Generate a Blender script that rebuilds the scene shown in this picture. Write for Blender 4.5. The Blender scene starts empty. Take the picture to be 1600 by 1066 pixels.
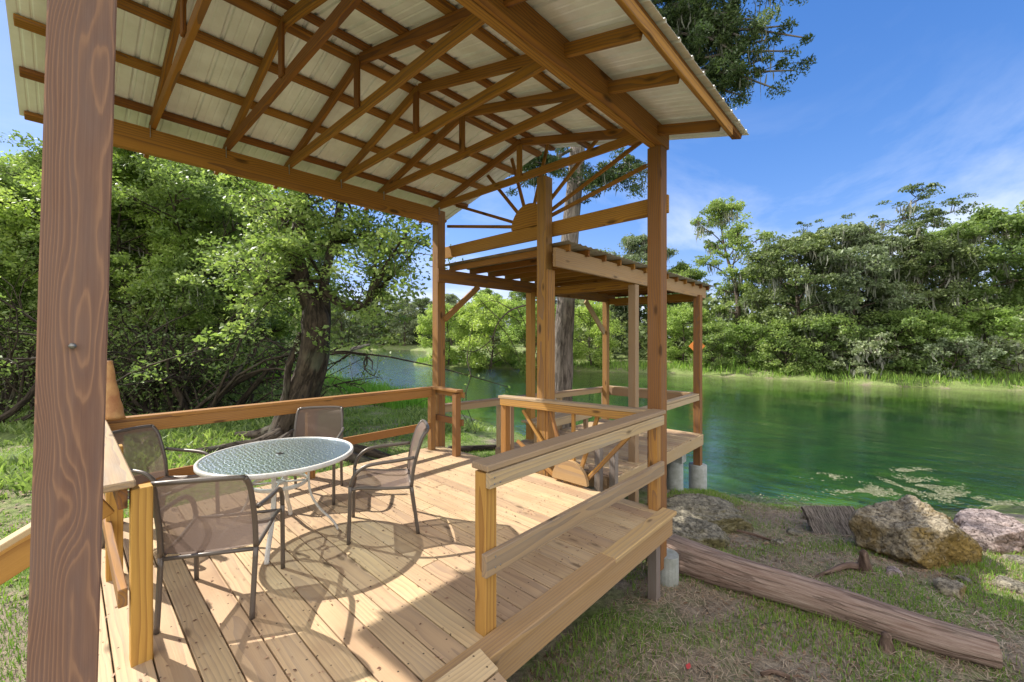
import bpy, bmesh, math, random
import numpy as np
from mathutils import Vector, Matrix, noise as mnoise
random.seed(7)
NR = np.random.default_rng(11)
R = math.radians
sc = bpy.context.scene
COL = sc.collection
EYE = 1.65
FPX = 648.0
YAW = math.atan(603/648)
FX, FY = math.cos(YAW), math.sin(YAW)

# ------------------------------------------------------------------ camera
cam = bpy.data.cameras.new('camera'); co = bpy.data.objects.new('camera', cam); COL.objects.link(co)
co.location = (0, 0, EYE); co.rotation_euler = (R(90), 0, YAW - R(90))
cam.sensor_width = 36; cam.lens = FPX/1600*36; cam.shift_y = -6/1600
cam.clip_start = .05; cam.clip_end = 3000
sc.camera = co

def ray(px, py):
    r = (px-800)/FPX; u = (527-py)/FPX
    return (FX + r*FY, FY - r*FX, u)
def atd(px, depth):                     # plan position at a bearing and a distance in front
    d = ray(px, 527); return (d[0]*depth, d[1]*depth)

# ------------------------------------------------------------------ tagging
def tag(o, label=None, cat=None, group=None, kind=None):
    if label: o['label'] = label
    if cat: o['category'] = cat
    if group: o['group'] = group
    if kind: o['kind'] = kind
    return o
def empty(name, loc, rz=0, label=None, cat=None, group=None):
    o = bpy.data.objects.new(name, None); COL.objects.link(o)
    o.empty_display_size = .1
    o.location = loc; o.rotation_euler = (0, 0, rz)
    return tag(o, label, cat, group)
def mesh_obj(name, me, mats, parent=None, local=False):
    o = bpy.data.objects.new(name, me); COL.objects.link(o)
    for m in (mats if isinstance(mats, (list, tuple)) else [mats]): me.materials.append(m)
    if parent is not None:
        o.parent = parent
        if not local:
            # mesh built in world coordinates: shift into the root's frame
            top = parent
            off = Vector((0, 0, 0))
            while top is not None:
                off += Vector(top.location); top = top.parent
            me.transform(Matrix.Translation(-off))
    return o

# ------------------------------------------------------------------ materials
def new_mat(name):
    m = bpy.data.materials.new(name); m.use_nodes = True
    nt = m.node_tree; nt.nodes.clear()
    out = nt.nodes.new('ShaderNodeOutputMaterial')
    return m, nt, out
class N:
    def __init__(s, nt): s.nt = nt
    def __call__(s, t, **kw):
        n = s.nt.nodes.new(t)
        ins = kw.pop('i', {})
        for k, v in kw.items(): setattr(n, k, v)
        for k, v in ins.items():
            sk = n.inputs[k]
            if isinstance(v, bpy.types.NodeSocket): s.nt.links.new(v, sk)
            else: sk.default_value = v
        return n
    def math(s, op, a, b=None, c=None, clamp=False):
        n = s.nt.nodes.new('ShaderNodeMath'); n.operation = op; n.use_clamp = clamp
        for k, v in enumerate((a, b, c)):
            if v is None: continue
            if isinstance(v, bpy.types.NodeSocket): s.nt.links.new(v, n.inputs[k])
            else: n.inputs[k].default_value = v
        return n.outputs[0]
    def mix(s, f, a, b, mode='MIX'):
        n = s.nt.nodes.new('ShaderNodeMix'); n.data_type = 'RGBA'; n.blend_type = mode
        for k, v in ((0, f), (6, a), (7, b)):
            if isinstance(v, bpy.types.NodeSocket): s.nt.links.new(v, n.inputs[k])
            else: n.inputs[k].default_value = (v if k == 0 else (*v, 1) if len(v) == 3 else v)
        return n.outputs[2]
    def ramp(s, f, stops, interp='LINEAR'):
        n = s.nt.nodes.new('ShaderNodeValToRGB'); n.color_ramp.interpolation = interp
        e = n.color_ramp.elements
        while len(e) < len(stops): e.new(.5)
        for k, (p, c) in enumerate(stops):
            e[k].position = p; e[k].color = (*c, 1) if len(c) == 3 else c
        s.nt.links.new(f, n.inputs[0]); return n.outputs[0]
    def noise(s, vec, scale, detail=3, rough=.55, dist=0, out=0):
        n = s('ShaderNodeTexNoise', i={'Scale': scale, 'Detail': detail, 'Roughness': rough, 'Distortion': dist})
        if vec is not None: s.nt.links.new(vec, n.inputs['Vector'])
        return n.outputs[out]
    def scale(s, vec, v):
        n = s('ShaderNodeVectorMath', operation='MULTIPLY'); s.nt.links.new(vec, n.inputs[0]); n.inputs[1].default_value = v
        return n.outputs[0]

def wood(name, light, dark, gray=(.33, .28, .25), weather=.25, ring=30, rough=.72, spec=.25, bump=.25, knots=True, nails=False, contrast=1.0, stain=None, tvar=.42, lines=False, knr=.10, warpa=.05, xs=.09, sat=1.12):
    m, nt, out = new_mat(name); n = N(nt)
    gc = n('ShaderNodeAttribute', attribute_name='gc').outputs['Vector']
    tint = n('ShaderNodeAttribute', attribute_name='tint').outputs['Fac']
    warp = n.noise(n.scale(gc, (1.1, 7, 7)), 1.0, 2, .5, 0, 1)
    wv = n('ShaderNodeVectorMath', operation='MULTIPLY_ADD'); nt.links.new(warp, wv.inputs[0]); wv.inputs[1].default_value = (0, warpa, warpa); nt.links.new(n.scale(gc, (xs, 1, 1)), wv.inputs[2])
    # knots push the grain aside
    kn = n('ShaderNodeTexVoronoi', i={'Scale': 1.0, 'Randomness': 1.0}); nt.links.new(n.scale(gc, (1.9, 5.5, 5.5)), kn.inputs['Vector'])
    kd = kn.outputs['Distance']
    kf = n.math('SUBTRACT', 1.0, n.math('MULTIPLY', kd, 2.6), clamp=True)
    wr = n('ShaderNodeTexWave', wave_type='RINGS', rings_direction='X', wave_profile='SAW', i={'Scale': ring, 'Distortion': 1.6, 'Detail': 1.5, 'Detail Scale': .5})
    nt.links.new(wv.outputs[0], wr.inputs['Vector'])
    nt.links.new(n.math('MULTIPLY', n.math('POWER', kf, 2.0), 9.0), wr.inputs['Phase Offset'])
    g = n.math('POWER', wr.outputs['Fac'], 2.2)
    if lines:
        gs = n('ShaderNodeSeparateXYZ'); nt.links.new(gc, gs.inputs[0])
        rr = n.math('SQRT', n.math('ADD', n.math('MULTIPLY', gs.outputs[1], gs.outputs[1]), n.math('MULTIPLY', gs.outputs[2], gs.outputs[2])))
        n1 = n.noise(n.scale(gc, (1.5, 10, 10)), 1.0, 1.5, .5); n2 = n.noise(n.scale(gc, (6, 45, 45)), 1.0, 2, .5)
        ph = n.math('ADD', n.math('MULTIPLY_ADD', rr, 230, n.math('MULTIPLY', n1, 9.0)), n.math('MULTIPLY_ADD', n2, .7, n.math('MULTIPLY', n.math('POWER', kf, 2.0), 4.0)))
        g = n.ramp(n.math('FRACT', ph), [(.0, (.75, .75, .75)), (.18, (1, 1, 1)), (.62, (.65, .65, .65)), (.80, (.05, .05, .05)), (.90, (.05, .05, .05)), (1, (.75, .75, .75))])
    fine = n.noise(n.scale(gc, (3, 160, 160)), 1.0, 3, .6)
    big = n.noise(n.scale(gc, (.9, 4, 4)), 1.0, 3, .6)
    f = n.math('MULTIPLY_ADD', g, .62*contrast, n.math('MULTIPLY_ADD', n.math('SUBTRACT', fine, .5), .5*contrast, n.math('MULTIPLY', big, .35)), clamp=True)
    col = n.mix(f, light, dark)
    wf = n.math('MULTIPLY', n.noise(n.scale(gc, (1.4, 9, 9)), 1.3, 4, .65), weather*2.0, clamp=True)
    col = n.mix(n.math('MULTIPLY', wf, n.math('MULTIPLY_ADD', g, .7, .45)), col, gray)
    tv = n.math('MULTIPLY_ADD', tint, tvar, 1-tvar/2)
    hsv = n('ShaderNodeHueSaturation', i={'Saturation': sat}); nt.links.new(col, hsv.inputs['Color']); nt.links.new(tv, hsv.inputs['Value'])
    nt.links.new(n.math('MULTIPLY_ADD', tint, .016, .4885), hsv.inputs['Hue'])
    col = hsv.outputs[0]
    if knots:
        k2 = n('ShaderNodeTexVoronoi', i={'Scale': 1.0}); nt.links.new(n.scale(gc, (1.9, 5.5, 5.5)), k2.inputs['Vector'])
        kk = n.ramp(k2.outputs['Distance'], [(.0, (1, 1, 1)), (knr*.55, (.85, .85, .85)), (knr, (0, 0, 0))])
        col = n.mix(n.math('MULTIPLY', kk, .8), col, tuple(c*.28 for c in dark))
    if stain:
        sf = n.ramp(n.noise(gc, .9, 4, .6), [(.5, (0, 0, 0)), (.72, (1, 1, 1))])
        col = n.mix(n.math('MULTIPLY', sf, .7), col, stain)
    if nails:
        pc = n('ShaderNodeAttribute', attribute_name='pn').outputs['Vector']
        sp = n('ShaderNodeSeparateXYZ'); nt.links.new(pc, sp.inputs[0])
        jit = n('ShaderNodeVectorMath', operation='SCALE'); nt.links.new(n.noise(n.scale(pc, (7, 2.5, 1)), 1, 0, .5, 0, 1), jit.inputs[0]); jit.inputs['Scale'].default_value = .05
        js = n('ShaderNodeSeparateXYZ'); nt.links.new(jit.outputs[0], js.inputs[0])
        u = n.math('ADD', sp.outputs[0], n.math('MULTIPLY', js.outputs[0], .7)); v = n.math('ADD', sp.outputs[1], js.outputs[1])
        du = n.math('SUBTRACT', n.math('ABSOLUTE', n.math('SUBTRACT', u, .088)), .042)
        dv = n.math('MULTIPLY', n.math('SUBTRACT', n.math('FRACT', n.math('MULTIPLY', v, 2.45)), .5), 1/2.45)
        d = n.math('SQRT', n.math('ADD', n.math('MULTIPLY', du, du), n.math('MULTIPLY', dv, dv)))
        nf = n.math('LESS_THAN', d, .0052)
        col = n.mix(n.math('MULTIPLY', nf, .85), col, (.03, .02, .014))
        spk = n('ShaderNodeTexVoronoi', i={'Scale': 9.0}); nt.links.new(pc, spk.inputs['Vector'])
        sm = n.math('MULTIPLY', n.math('LESS_THAN', spk.outputs['Distance'], .05), n.math('GREATER_THAN', n.noise(pc, 1.3, 2), .5))
        col = n.mix(n.math('MULTIPLY', sm, .7), col, (.05, .03, .02))
    b = n('ShaderNodeBump', i={'Strength': bump, 'Distance': .004}); nt.links.new(n.math('ADD', n.math('MULTIPLY', g, -.6), fine), b.inputs['Height'])
    p = n('ShaderNodeBsdfPrincipled', i={'Roughness': rough, 'Specular IOR Level': spec})
    nt.links.new(col, p.inputs['Base Color']); nt.links.new(b.outputs[0], p.inputs['Normal'])
    nt.links.new(p.outputs[0], out.inputs[0]); return m

M = {}
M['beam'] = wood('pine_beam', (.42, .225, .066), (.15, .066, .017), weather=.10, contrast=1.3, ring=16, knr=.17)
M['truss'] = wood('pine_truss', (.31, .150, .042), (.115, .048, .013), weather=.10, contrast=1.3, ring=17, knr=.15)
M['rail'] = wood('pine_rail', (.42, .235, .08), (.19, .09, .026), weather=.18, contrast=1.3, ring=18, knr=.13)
M['railworn'] = wood('pine_rail_worn', (.48, .35, .20), (.23, .15, .08), gray=(.38, .34, .28), weather=.42, rough=.65, contrast=1.3, ring=16, knr=.13)
M['deck'] = wood('pine_deck', (.53, .39, .24), (.25, .155, .085), gray=(.48, .41, .32), weather=.30, ring=15, nails=True, contrast=1.05, stain=(.31, .19, .11), tvar=.34, knr=.14)
M['deckrim'] = wood('pine_rim', (.45, .30, .145), (.23, .13, .06), gray=(.42, .36, .28), weather=.3, ring=14, contrast=1.2, knr=.14)
M['bigpost'] = wood('weathered_post', (.38, .235, .15), (.125, .055, .034), gray=(.24, .18, .155), weather=.4, contrast=1.05, bump=.25, knots=True, lines=True, knr=.10)
M['post'] = wood('pine_post', (.31, .165, .055), (.14, .062, .019), weather=.2, contrast=1.3, ring=16, knr=.14)
M['postnew'] = wood('pine_post_fresh', (.47, .285, .105), (.25, .13, .045), weather=.05, ring=14, contrast=1.2, knr=.15)
M['dockwood'] = wood('dock_wood', (.40, .27, .145), (.20, .125, .06), gray=(.34, .30, .25), weather=.4)
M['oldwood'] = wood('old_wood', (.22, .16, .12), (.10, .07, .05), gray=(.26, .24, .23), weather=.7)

def simple(name, col, rough=.5, metal=0, spec=.5, nscale=0, ncol=None, bump=0, bscale=40):
    m, nt, out = new_mat(name); n = N(nt)
    p = n('ShaderNodeBsdfPrincipled', i={'Base Color': (*col, 1), 'Roughness': rough, 'Metallic': metal, 'Specular IOR Level': spec})
    tc = n('ShaderNodeTexCoord').outputs['Object']
    if nscale:
        nt.links.new(n.mix(n.ramp(n.noise(tc, nscale, 5, .6), [(.35, (0, 0, 0)), (.65, (1, 1, 1))]), col, ncol), p.inputs['Base Color'])
    if bump:
        b = n('ShaderNodeBump', i={'Strength': bump, 'Distance': .02}); nt.links.new(n.noise(tc, bscale, 5, .6), b.inputs['Height']); nt.links.new(b.outputs[0], p.inputs['Normal'])
    nt.links.new(p.outputs[0], out.inputs[0]); return m
M['concrete'] = simple('concrete', (.34, .35, .33), .9, nscale=9, ncol=(.24, .25, .22), bump=.3)
M['steelbolt'] = simple('bolt_steel', (.25, .24, .23), .4, .8)
M['whitemetal'] = simple('white_powder_coat', (.62, .61, .58), .4, nscale=14, ncol=(.52, .50, .46))
M['bronze'] = simple('bronze_tube', (.125, .105, .09), .38, .35)
M['tin'] = simple('galvanised_bracket', (.4, .4, .42), .45, .7)
M['soffit'] = simple('roof_panel_paint', (.82, .835, .84), .5, 0, nscale=3.5, ncol=(.70, .70, .69))
M['knee'] = simple('cypress_knee_wood', (.33, .14, .05), .6, nscale=8, ncol=(.48, .27, .10), bump=.4, bscale=25)
M['orange'] = simple('orange_sign', (.75, .22, .03), .5)

# woven sling fabric, see-through
def sling(name, col):
    m, nt, out = new_mat(name); n = N(nt)
    tc = n('ShaderNodeTexCoord').outputs['Object']
    c = n.mix(n.noise(tc, 260, 2), tuple(x*.8 for x in col), tuple(min(1, x*1.2) for x in col))
    d = n('ShaderNodeBsdfPrincipled', i={'Roughness': .55, 'Specular IOR Level': .4}); nt.links.new(c, d.inputs['Base Color'])
    tl = n('ShaderNodeBsdfTranslucent'); nt.links.new(c, tl.inputs[0])
    m1 = n('ShaderNodeMixShader', i={0: .3}); nt.links.new(d.outputs[0], m1.inputs[1]); nt.links.new(tl.outputs[0], m1.inputs[2])
    t = n('ShaderNodeBsdfTransparent', i={0: (1, 1, 1, 1)})
    m2 = n('ShaderNodeMixShader', i={0: .20}); nt.links.new(m1.outputs[0], m2.inputs[1]); nt.links.new(t.outputs[0], m2.inputs[2])
    nt.links.new(m2.outputs[0], out.inputs[0]); return m
M['sling'] = sling('taupe_sling', (.20, .145, .12))
# obscure patterned glass
def glassm():
    m, nt, out = new_mat('rippled_glass'); n = N(nt)
    tc = n('ShaderNodeTexCoord').outputs['Object']
    w = n('ShaderNodeTexWave', i={'Scale': 9, 'Distortion': 7, 'Detail': 2, 'Detail Scale': 3.5}); nt.links.new(tc, w.inputs['Vector'])
    v = n('ShaderNodeTexVoronoi', i={'Scale': 60}); nt.links.new(tc, v.inputs['Vector'])
    h = n.math('ADD', w.outputs['Fac'], v.outputs['Distance'])
    b = n('ShaderNodeBump', i={'Strength': .45, 'Distance': .003}); nt.links.new(h, b.inputs['Height'])
    gl = n('ShaderNodeBsdfGlossy', i={'Roughness': .28, 'Color': (.75, .85, .92, 1)}); nt.links.new(b.outputs[0], gl.inputs['Normal'])
    df = n('ShaderNodeBsdfDiffuse'); nt.links.new(n.mix(n.ramp(w.outputs['Fac'], [(.3, (0, 0, 0)), (.7, (1, 1, 1))]), (.07, .13, .16), (.46, .56, .60)), df.inputs['Color'])
    nt.links.new(b.outputs[0], df.inputs['Normal'])
    tr = n('ShaderNodeBsdfTransparent', i={0: (.72, .84, .86, 1)})
    a = n('ShaderNodeMixShader', i={0: .55}); nt.links.new(tr.outputs[0], a.inputs[1]); nt.links.new(df.outputs[0], a.inputs[2])
    fr = n('ShaderNodeFresnel', i={'IOR': 1.6}); nt.links.new(b.outputs[0], fr.inputs['Normal'])
    c = n('ShaderNodeMixShader'); nt.links.new(n.math('MULTIPLY_ADD', fr.outputs[0], 1.0, .06, clamp=True), c.inputs[0]); nt.links.new(a.outputs[0], c.inputs[1]); nt.links.new(gl.outputs[0], c.inputs[2])
    nt.links.new(c.outputs[0], out.inputs[0]); return m
M['glass'] = glassm()

def leafm(name, c0, c1, c2, trans=.45, rough=.5, spec=.35):
    m, nt, out = new_mat(name); n = N(nt)
    v = n('ShaderNodeAttribute', attribute_name='var').outputs['Fac']
    col = n.ramp(v, [(0, c0), (.5, c1), (1, c2)])
    oi = n('ShaderNodeObjectInfo').outputs['Random']
    hv = n('ShaderNodeHueSaturation', i={'Saturation': .95}); nt.links.new(col, hv.inputs['Color']); nt.links.new(n.math('MULTIPLY_ADD', oi, .45, .82), hv.inputs['Value']); nt.links.new(n.math('MULTIPLY_ADD', oi, -.025, .508), hv.inputs['Hue']); col = hv.outputs[0]
    p = n('ShaderNodeBsdfPrincipled', i={'Roughness': rough, 'Specular IOR Level': spec}); nt.links.new(col, p.inputs['Base Color'])
    t = n('ShaderNodeBsdfTranslucent'); nt.links.new(n.mix(1.0, col, (1.25, 1.35, .75), 'MULTIPLY'), t.inputs[0])
    s = n('ShaderNodeMixShader', i={0: trans}); nt.links.new(p.outputs[0], s.inputs[1]); nt.links.new(t.outputs[0], s.inputs[2])
    nt.links.new(s.outputs[0], out.inputs[0]); return m
M['leaf_bright'] = leafm('leaf_bright', (0.13, 0.2, 0.045), (0.24, 0.35, 0.075), (0.42, 0.52, 0.15), .45)
M['leaf_mid'] = leafm('leaf_mid', (0.095, 0.145, 0.042), (0.19, 0.275, 0.075), (0.37, 0.45, 0.15))
M['leaf_dark'] = leafm('leaf_dark', (0.075, 0.105, 0.042), (0.15, 0.2, 0.07), (0.29, 0.34, 0.14), .3)
M['leaf_cypress'] = leafm('leaf_cypress', (0.035, 0.06, 0.022), (0.075, 0.12, 0.038), (0.16, 0.21, 0.07), .35)
M['leaf_grey'] = leafm('leaf_greygreen', (0.12, 0.155, 0.085), (0.21, 0.26, 0.135), (0.36, 0.41, 0.25), .3)
M['moss'] = leafm('spanish_moss', (.11, .115, .09), (.20, .205, .165), (.31, .31, .26), .3, .9, .1)
M['grass'] = leafm('grass_blade', (0.062, 0.138, 0.022), (0.150, 0.275, 0.037), (0.300, 0.425, 0.075), .4, .5)
M['reed'] = leafm('reed_blade', (0.099, 0.242, 0.022), (0.198, 0.418, 0.033), (0.352, 0.550, 0.088), .45, .5)
M['straw'] = leafm('dry_straw', (0.130, 0.091, 0.058), (0.312, 0.234, 0.156), (0.546, 0.442, 0.312), .15, .7)
M['litter'] = leafm('dead_leaves', (.09, .05, .03), (.22, .13, .07), (.42, .29, .17), .1, .7)
M['weed'] = leafm('water_weed', (.06, .075, .03), (.13, .145, .07), (.27, .27, .18), .1, .6)

def barkm(name, a, b, sc_=6, bump=.6):
    m, nt, out = new_mat(name); n = N(nt)
    gc = n('ShaderNodeAttribute', attribute_name='gc').outputs['Vector']
    f = n.noise(n.scale(gc, (1.6, sc_, sc_)), 2.0, 7, .7)
    f2 = n.noise(gc, 1.1, 3)
    col = n.mix(n.ramp(f, [(.35, (0, 0, 0)), (.66, (1, 1, 1))]), a, b)
    col = n.mix(n.math('MULTIPLY', n.ramp(f2, [(.55, (0, 0, 0)), (.7, (1, 1, 1))]), .45), col, (.17, .19, .13))
    ck = n.ramp(n.math('ABSOLUTE', n.math('SUBTRACT', n.noise(n.scale(gc, (.7, sc_*.45, sc_*.45)), 1.0, 4, .6), .5)), [(.0, (1, 1, 1)), (.012, (.9, .9, .9)), (.03, (0, 0, 0))])
    col = n.mix(n.math('MULTIPLY', ck, .55), col, tuple(q*.4 for q in a))
    f = n.math('SUBTRACT', f, n.math('MULTIPLY', ck, .6))
    p = n('ShaderNodeBsdfPrincipled', i={'Roughness': .85, 'Specular IOR Level': .2}); nt.links.new(col, p.inputs['Base Color'])
    bp = n('ShaderNodeBump', i={'Strength': bump, 'Distance': .05}); nt.links.new(f, bp.inputs['Height']); nt.links.new(bp.outputs[0], p.inputs['Normal'])
    nt.links.new(p.outputs[0], out.inputs[0]); return m
M['bark'] = barkm('bark_grey', (.045, .034, .026), (.16, .125, .095))
M['bark_dark'] = barkm('bark_dark', (.024, .018, .014), (.10, .075, .055))
M['bark_cypress'] = barkm('bark_cypress', (.08, .065, .055), (.27, .23, .20), 10)
M['logm'] = barkm('log_wood', (.22, .14, .108), (.39, .295, .245), 24, .7)
M['kneebark'] = barkm('knee_bark', (.10, .06, .045), (.26, .18, .14), 5, .8)

# ------------------------------------------------------------------ lumber
def gattr(me, name, data):
    a = me.attributes.new(name, 'FLOAT_VECTOR', 'POINT'); a.data.foreach_set('vector', np.asarray(data, 'f').ravel())
def fattr(me, name, data):
    a = me.attributes.new(name, 'FLOAT', 'POINT'); a.data.foreach_set('value', np.asarray(data, 'f').ravel())
class Lumber:
    """collects boards into one mesh; every board keeps its own grain"""
    def __init__(s): s.v = []; s.f = []; s.g = []; s.t = []; s.pn = []
    def board(s, p0, p1, w, h, up=(0, 0, 1), bev=.004, tint=None, twist=0, pnorm=False, tiltend=None):
        p0 = Vector(p0); p1 = Vector(p1); ax = (p1-p0); L = ax.length; ax.normalize()
        up = Vector(up)
        if abs(ax.dot(up)) > .99: up = Vector((0, 1, 0)) if abs(ax.y) < .9 else Vector((1, 0, 0))
        side = ax.cross(up).normalized(); upv = side.cross(ax).normalized()
        if twist:
            rm = Matrix.Rotation(twist, 3, ax); side = rm @ side; upv = rm @ upv
        b = min(bev, w*.2, h*.2)
        ts = random.random() if tint is None else tint
        off = Vector((random.uniform(0, 60), random.uniform(-.09, .09), random.uniform(-.09, .09)))
        off.y += random.randint(0, 9)*0
        off.z += .05
        base = len(s.v)
        # chamfered box: each corner has three vertices
        idx = {}
        for i, sx in enumerate((0, 1)):
            for j, sy in enumerate((-1, 1)):
                for k, sz in enumerate((-1, 1)):
                    X = 0 if sx == 0 else L; dx = b if sx == 0 else -b
                    for q in range(3):
                        x = X + (dx if q != 0 else 0); y = sy*w/2 - (sy*b if q != 1 else 0); z = sz*h/2 - (sz*b if q != 2 else 0)
                        idx[(i, j, k, q)] = len(s.v)
                        s.v.append(p0 + ax*x + side*y + upv*z)
                        s.g.append((x+off.x, y+off.y, z+off.z)); s.t.append(ts)
                        P = s.v[-1]
                        s.pn.append((y + w/2 + (.018 if w < .2 else 0), x + (0 if not pnorm else p0.y), off.x))
        I = idx
        def q4(a, b_, c, d): s.f.append((a, b_, c, d))
        for i in (0, 1):
            q = [I[(i, 0, 0, 0)], I[(i, 1, 0, 0)], I[(i, 1, 1, 0)], I[(i, 0, 1, 0)]]; s.f.append(tuple(q if i == 1 else q[::-1]))
            q = [I[(0, i, 0, 1)], I[(1, i, 0, 1)], I[(1, i, 1, 1)], I[(0, i, 1, 1)]]; s.f.append(tuple(q if i == 0 else q[::-1]))
            q = [I[(0, 0, i, 2)], I[(1, 0, i, 2)], I[(1, 1, i, 2)], I[(0, 1, i, 2)]]; s.f.append(tuple(q if i == 1 else q[::-1]))
        for i in (0, 1):
            for j in (0, 1):
                q4(I[(0, i, j, 1)], I[(1, i, j, 1)], I[(1, i, j, 2)], I[(0, i, j, 2)])
                q4(I[(i, 0, j, 0)], I[(i, 1, j, 0)], I[(i, 1, j, 2)], I[(i, 0, j, 2)])
                q4(I[(i, j, 0, 0)], I[(i, j, 1, 0)], I[(i, j, 1, 1)], I[(i, j, 0, 1)])
        for i in (0, 1):
            for j in (0, 1):
                for k in (0, 1):
                    s.f.append((I[(i, j, k, 0)], I[(i, j, k, 1)], I[(i, j, k, 2)]))
        return s
    def build(s, name, mat, parent=None, label=None):
        me = bpy.data.meshes.new(name); me.from_pydata([tuple(v) for v in s.v], [], s.f); me.validate()
        if len(me.vertices) == len(s.g):
            gattr(me, 'gc', s.g); fattr(me, 'tint', s.t); gattr(me, 'pn', s.pn)
        bm = bmesh.new(); bm.from_mesh(me); bmesh.ops.recalc_face_normals(bm, faces=bm.faces); bm.to_mesh(me); bm.free()
        o = mesh_obj(name, me, mat, parent)
        if label: o['label'] = label
        return o
def part(name, mat, parent, p0, p1, w, h, label=None, **k):
    return Lumber().board(p0, p1, w, h, **k).build(name, mat, parent, label)

# tubes along a path, radius per point, with grain coordinates
class Tubes:
    def __init__(s): s.v = []; s.f = []; s.g = []; s.n = 0
    def tube(s, pts, rad, sides=8, cap=True, flat=None, wob=0, seed=0):
        pts = [Vector(p) for p in pts]; n = len(pts); base = s.n
        if not hasattr(rad, '__len__'): rad = [rad]*n
        prev = None; Ls = 0
        ox = random.uniform(0, 40)
        for i, p in enumerate(pts):
            t = (pts[min(i+1, n-1)] - pts[max(i-1, 0)]).normalized()
            if prev is None:
                a = Vector((0, 0, 1)) if abs(t.z) < .9 else Vector((1, 0, 0))
                s1 = t.cross(a).normalized()
            else:
                s1 = (prev - t*prev.dot(t)).normalized()
            prev = s1; s2 = t.cross(s1)
            if i: Ls += (p-pts[i-1]).length
            for k in range(sides):
                an = 2*math.pi*k/sides; rr = rad[i]
                if wob: rr *= 1 + wob*mnoise.noise(Vector((math.cos(an)*1.3+seed, math.sin(an)*1.3, Ls*1.1+seed))) + wob*.5*mnoise.noise(Vector((math.cos(an)*4+seed, math.sin(an)*4, Ls*2.1)))
                cx_, sx_ = math.cos(an), math.sin(an)
                if flat: sx_ *= flat
                s.v.append(tuple(p + s1*cx_*rr + s2*sx_*rr)); s.g.append((Ls+ox, cx_*rad[i]+3, sx_*rad[i]+3))
        s.n += n*sides
        for i in range(n-1):
            for k in range(sides):
                a = base+i*sides+k; b = base+i*sides+(k+1) % sides
                s.f.append((a, b, b+sides, a+sides))
        if cap:
            s.f.append(tuple(base+k for k in range(sides))[::-1]); s.f.append(tuple(base+(n-1)*sides+k for k in range(sides)))
        return s
    def build(s, name, mat, parent=None, smooth=True, local=False):
        me = bpy.data.meshes.new(name); me.from_pydata(s.v, [], s.f)
        gattr(me, 'gc', s.g); fattr(me, 'tint', [.5]*len(s.v))
        if smooth: me.polygons.foreach_set('use_smooth', [True]*len(me.polygons))
        return mesh_obj(name, me, mat, parent, local)

def smooth_path(pts, n=6):
    """Catmull-Rom through the points"""
    P = [Vector(p) for p in pts]; P = [P[0]*2-P[1]] + P + [P[-1]*2-P[-2]]; out = []
    for i in range(1, len(P)-2):
        for k in range(n):
            t = k/n; a, b, c, d = P[i-1:i+3]
            out.append(.5*((2*b)+(c-a)*t+(2*a-5*b+4*c-d)*t*t+(3*b-a-3*c+d)*t**3))
    out.append(P[-2]); return out

# ------------------------------------------------------------------ terrain
RIV = np.array([(40,-60),(19,-12),(15,-5.5),(12.8,-2.3),(10.9,-.2),(9.4,1.6),(8.95,3.1),(9.3,6),(10.6,10),(11.3,12.7),(11.5,16),(11.9,23.5),(13,35),(14.6,47),(13,66),(5,84),(-20,94),(-90,100),
 (-90,130),(0,120),(30,113),(47,103),(60,92),(57,80),(42,59),(31.5,46.5),(27.5,41.3),(29,36.7),(34.3,23.3),(37.2,15),(38.5,7.7),(38.2,0),(40.2,-6),(62,-60)], float)
def rdist(x, y):
    x = np.asarray(x, float); y = np.asarray(y, float)
    D = np.full(x.shape, 1e9); ins = np.zeros(x.shape, bool); n = len(RIV)
    for i in range(n):
        ax, ay = RIV[i]; bx, by = RIV[(i+1) % n]
        dx, dy = bx-ax, by-ay
        t = np.clip(((x-ax)*dx+(y-ay)*dy)/(dx*dx+dy*dy), 0, 1)
        D = np.minimum(D, np.hypot(x-ax-t*dx, y-ay-t*dy))
        c = ((ay > y) != (by > y)) & (x < (bx-ax)*(y-ay)/(by-ay+1e-12)+ax)
        ins ^= c
    return np.where(ins, -D, D)
def wav(x, y, s, k):
    return np.sin(x*s+k*1.7+1.3*np.sin(y*s*.7+k))*np.cos(y*s*1.1-k*.6+1.1*np.sin(x*s*.6))
def hgt(x, y):
    x = np.asarray(x, float); y = np.asarray(y, float)
    d = rdist(x, y) + .25*wav(x, y, 1.3, 1) + .12*wav(x, y, 3.7, 2)
    land = -1.7 + .14*np.clip(d/.35, 0, 1) + .92*(1-np.exp(-np.clip(d, 0, None)/3.0)) + .012*np.clip(d-5, 0, 60)
    land += (.035*wav(x, y, 1.1, 3) + .015*wav(x, y, 3.1, 4) + .008*wav(x, y, 7, 5))*np.clip(d, 0, 1)
    bed = -1.7 + .30*np.clip(d, -3, 0) + .07*np.clip(d+3, -9, 0) + .05*wav(x, y, 1.7, 6)*np.clip(-d, 0, 1)
    z = np.where(d > 0, land, bed)
    r = np.hypot(x-60, y-20)
    return z + .00002*np.clip(r-150, 0, None)**2*0
def hz(x, y): return float(hgt(np.array([x]), np.array([y]))[0])
def hit(px, py):                       # where a line of sight meets the land
    d = ray(px, py); t = .5
    while t < 300:
        t += .03 if t < 15 else .2
        if EYE + d[2]*t < hz(d[0]*t, d[1]*t): break
    return Vector((d[0]*t, d[1]*t, EYE+d[2]*t))

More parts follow.
